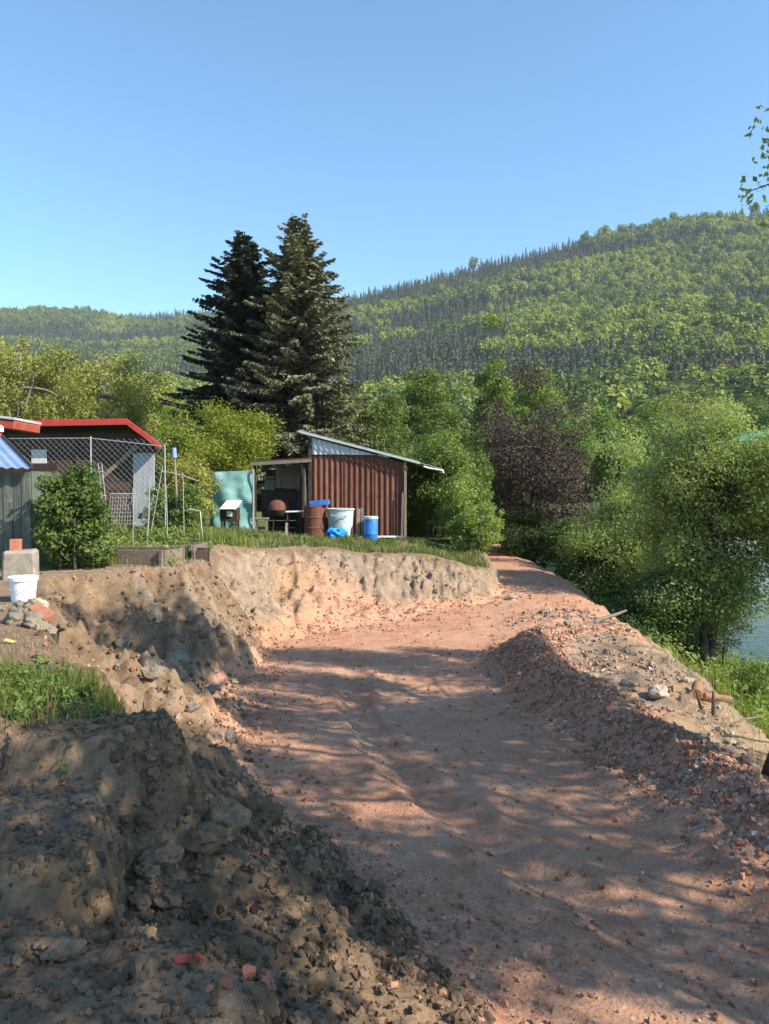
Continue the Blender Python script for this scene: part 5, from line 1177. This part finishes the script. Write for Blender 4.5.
# ------------------------------------------------------------------ grass
def grass(name, X, Y, hgt, wid, mat, label, seed, Z=None, lean=.45):
    r = np.random.default_rng(seed); n = len(X); Z = height(X, Y) if Z is None else Z
    an = r.uniform(0, 6.3, n); hh = hgt * r.uniform(.4, 1.3, n); ww = wid * r.uniform(.6, 1.3, n)
    la = r.uniform(0, 6.3, n); ll = r.uniform(.05, 1, n) * lean * hh
    s = np.stack([np.cos(an), np.sin(an), np.zeros(n)], 1) * ww[:, None] / 2
    b = np.stack([X, Y, Z - .01], 1); ld = np.stack([np.cos(la), np.sin(la), np.zeros(n)], 1) * ll[:, None]
    up = np.zeros((n, 3)); up[:, 2] = hh
    m1 = b + up * .55 + ld * .3; tp_ = b + up * .95 + ld
    V = np.concatenate([np.stack([b - s, b + s, m1 + s * .75, m1 - s * .75], 1), np.stack([m1 - s * .75, m1 + s * .75, tp_ + s * .12, tp_ - s * .12], 1)], 1).reshape(-1, 3)
    F = np.arange(len(V)).reshape(-1, 4)
    var = np.repeat(np.clip(.5 + r.normal(0, .28, n), 0, 1), 2)
    tag(link(name, nmesh(name, V, F, mat, False, fattr={'var': var})), label, 'grass', kind='stuff')
def patch(n, cx, cy, ax, ay, seed):
    r = np.random.default_rng(seed); return cx + r.normal(0, ax, n), cy + r.normal(0, ay, n)
X, Y = patch(5200, -2.35, 4.95, .42, .24, 1)
k = (X < -1.55 + .2 * (Y < 4.8)) & (Y > 4.25) & (fbm(X * 3, Y * 3, 2, 80) > -.25); grass('terrace_grass', X[k], Y[k], .115, .009, M['grass'], 'bright tuft of grass on the near terrace', 1)
r_ = np.random.default_rng(9); X = r_.uniform(-3.4, -1.0, 1600); Y = r_.uniform(4.2, 6.6, 1600); k = inside(X, Y, P_TOP) & (fbm(X * 2, Y * 2, 3, 81) > .05); grass('straw', X[k], Y[k], .07, .006, M['drygrass'], 'sparse dry grass on the terrace soil', 2)
X = r_.uniform(-7, 2.4, 42000); Y = r_.uniform(12.4, 21, 42000); it = inside(X, Y, P_TOP); dt = pdist(X, Y, TOP)
k = it & (fbm(X * 1.2, Y * 1.2, 3, 82) + .25 * (dt < .9) + .15 > r_.uniform(-.3, .35, len(X))) & ~((X > -4.6) & (X < .5) & (Y > 19.9))
grass('garden_grass', X[k], Y[k], .12, .014, M['grass'], 'green grass along the top of the bank', 3)
X2 = r_.uniform(-7, 2.4, 16000); Y2 = r_.uniform(12.4, 20, 16000); k = inside(X2, Y2, P_TOP) & (fbm(X2 * 1.6, Y2 * 1.6, 3, 86) > r_.uniform(-.1, .4, 16000))
grass('dry_garden_grass', X2[k], Y2[k], .17, .009, M['drygrass'], 'dry stalks mixed into the bank-top grass', 13, lean=.8)
def weeds(name, X, Y, hgt, size, mat, label, seed):
    r = np.random.default_rng(seed); m = 9; n = len(X) * m; C = np.repeat(np.stack([X, Y, height(X, Y)], 1), m, 0)
    a = r.uniform(0, 6.3, n); q = r.uniform(0, 1, n); C[:, 0] += np.cos(a) * q * hgt * .6; C[:, 1] += np.sin(a) * q * hgt * .6; C[:, 2] += r.uniform(.05, 1, n) * hgt * np.repeat(r.uniform(.3, 1.2, len(X)), m)
    L = size * r.uniform(.6, 1.4, n); V, F = rhombs(C, np.stack([np.cos(a), np.sin(a), np.full(n, 1.1)], 1) + r.normal(0, .4, (n, 3)), L, L * .5, r.uniform(0, 6.3, n))
    tag(link(name, nmesh(name, V, F, mat, False, fattr={'var': np.clip(r.normal(.5, .25, n), 0, 1)})), label, 'weeds', kind='stuff')
k = inside(X2, Y2, P_TOP) & (fbm(X2 * 1.1, Y2 * 1.1, 3, 87) > r_.uniform(.0, .5, 16000)); weeds('bank_weeds', X2[k], Y2[k], .16, .06, M['leaf_light'], 'leafy weeds along the top of the bank', 14)
X2 = r_.uniform(-5.2, -2.75, 1500); Y2 = r_.uniform(10.4, 14, 1500); k = inside(X2, Y2, P_TOP) & (fbm(X2 * 2, Y2 * 2, 3, 88) > -.05) & (pdist(X2, Y2, TOP) > .15); weeds('bed_weeds', X2[k], Y2[k], .22, .06, M['leaf_light'], 'leafy weeds among the beds and stakes', 15)
X2, Y2 = patch(420, -2.4, 4.95, .55, .3, 16); k = inside(X2, Y2, P_TOP) & (pdist(X2, Y2, TOP) > .12); weeds('terrace_weeds', X2[k], Y2[k], .10, .045, M['leaf_mid'], 'low weeds in the grass of the near terrace', 16)
X2 = r_.uniform(4.8, 11, 1600); Y2 = r_.uniform(7, 20, 1600); k = (~inside(X2, Y2, P_OUT)) & (pdist(X2, Y2, OUT) > .9); weeds('slope_weeds', X2[k], Y2[k], .5, .10, M['leaf_light'], 'tall leafy weeds below the embankment', 17)
X = r_.uniform(-5.5, -2.9, 5000); Y = r_.uniform(10.2, 13.2, 5000); k = inside(X, Y, P_TOP) & (fbm(X * 2, Y * 2, 3, 83) > .08) & (pdist(X, Y, TOP) > .2)
grass('bed_grass', X[k], Y[k], .16, .012, M['grass'], 'weeds and grass between the raised beds', 4)
X, Y = patch(3200, -2.62, 13.6, .32, .45, 5); k = inside(X, Y, P_TOP); grass('corner_grass', X[k], Y[k], .26, .014, M['grass'], 'tall grass hanging over the bank corner', 5)
X = r_.uniform(4.6, 14, 30000); Y = r_.uniform(6.5, 24, 30000); do = pdist(X, Y, OUT); Zh = height(X, Y); k = (do > 1.1) & (~inside(X, Y, P_OUT)) & (fbm(X, Y, 3, 84) > -.15) & (Zh > -2.1)
grass('shore_grass', X[k], Y[k], .38, .024, M['grass'], 'rank green growth on the slope down to the lake', 6, Zh[k])
X = r_.uniform(3.2, 5.2, 2600); Y = r_.uniform(5.5, 12, 2600); k = (pdist(X, Y, OUT) < .5); grass('shoulder_straw', X[k], Y[k], .12, .006, M['drygrass'], 'dry roots and straw on the embankment shoulder', 7, lean=1.6)
for k, (px, d, h) in enumerate(((745, 14.0, 1.0), (760, 12.5, 1.0), (735, 16, .8))):
    x = W(px, d); broadleaf('weed_clump', (x, d, gz(x, d)), h, .5, h * .5, 2200, .06, M['leaf_light'], ['bright leafy weeds below the embankment, middle clump', 'bright leafy weeds below the embankment at the right edge', 'leafy weeds nearest the lakeside bush'][k], 90 + k, 'weeds below the embankment', clumps=24, stems=3, trunk_r=.02, cat='weeds', cw=.22)
o = MB().box((W(775, 17), 17, gz(W(775, 17), 17) + .05), (1.2, 1.0, .22), (0, .03, .1)).build('concrete_slab', M['concrete'], None, .02); tag(o, 'pale concrete slab at the water edge on the right', 'slab')

# turquoise roofed hall far right
hl = empty('domed_hall', (W(770, 95), 98, -2), 'hall with a curved turquoise roof behind the willows', 'hall')
cx, cy = W(770, 95), 98
vs = []; fs = []; n = 20
for s, rr in ((0, 1.0), (1, .985)):
    for y in (cy - 6, cy + 6):
        for k in range(n + 1):
            a = math.pi * k / n; vs.append((cx + 10.5 * rr * math.cos(a), y, 5.0 + 5.1 * rr * math.sin(a)))
for s in (0, 1):
    o = s * 2 * (n + 1)
    for k in range(n): fs.append((o + k, o + k + 1, o + n + 1 + k + 1, o + n + 1 + k))
MB().add(vs, fs).build('roof', M['turq'], hl, smooth=True)
vs = [(cx + 10.4 * math.cos(math.pi * k / n), cy - 5.8, 5.0 + 5.0 * math.sin(math.pi * k / n)) for k in range(n + 1)] + [(cx + 10.4 * math.cos(math.pi * k / n), cy - 5.6, 5.0 + 5.0 * math.sin(math.pi * k / n)) for k in range(n + 1)]
MB().add(vs, [tuple(range(n + 1)), tuple(range(2 * n + 1, n, -1))]).build('gable', M['turq'], hl)
MB().box((cx, cy, 1.6), (20.6, 11.4, 6.9)).build('wall', M['walls'], hl)

# ------------------------------------------------------------------ valley haze
mh = bpy.data.materials.new('haze'); mh.use_nodes = True; N = mh.node_tree.nodes; N.remove(N['Principled BSDF'])
pv = N.new('ShaderNodeVolumePrincipled'); pv.inputs['Color'].default_value = (.80, .88, 1.0, 1); pv.inputs['Density'].default_value = .00011; pv.inputs['Anisotropy'].default_value = 0.0
mh.node_tree.links.new(pv.outputs[0], N['Material Output'].inputs['Volume'])
o = MB().box((0, 300, 240), (5200, 5600, 520)).build('haze', mh); tag(o, 'thin blue haze in the valley air', 'haze', kind='stuff')
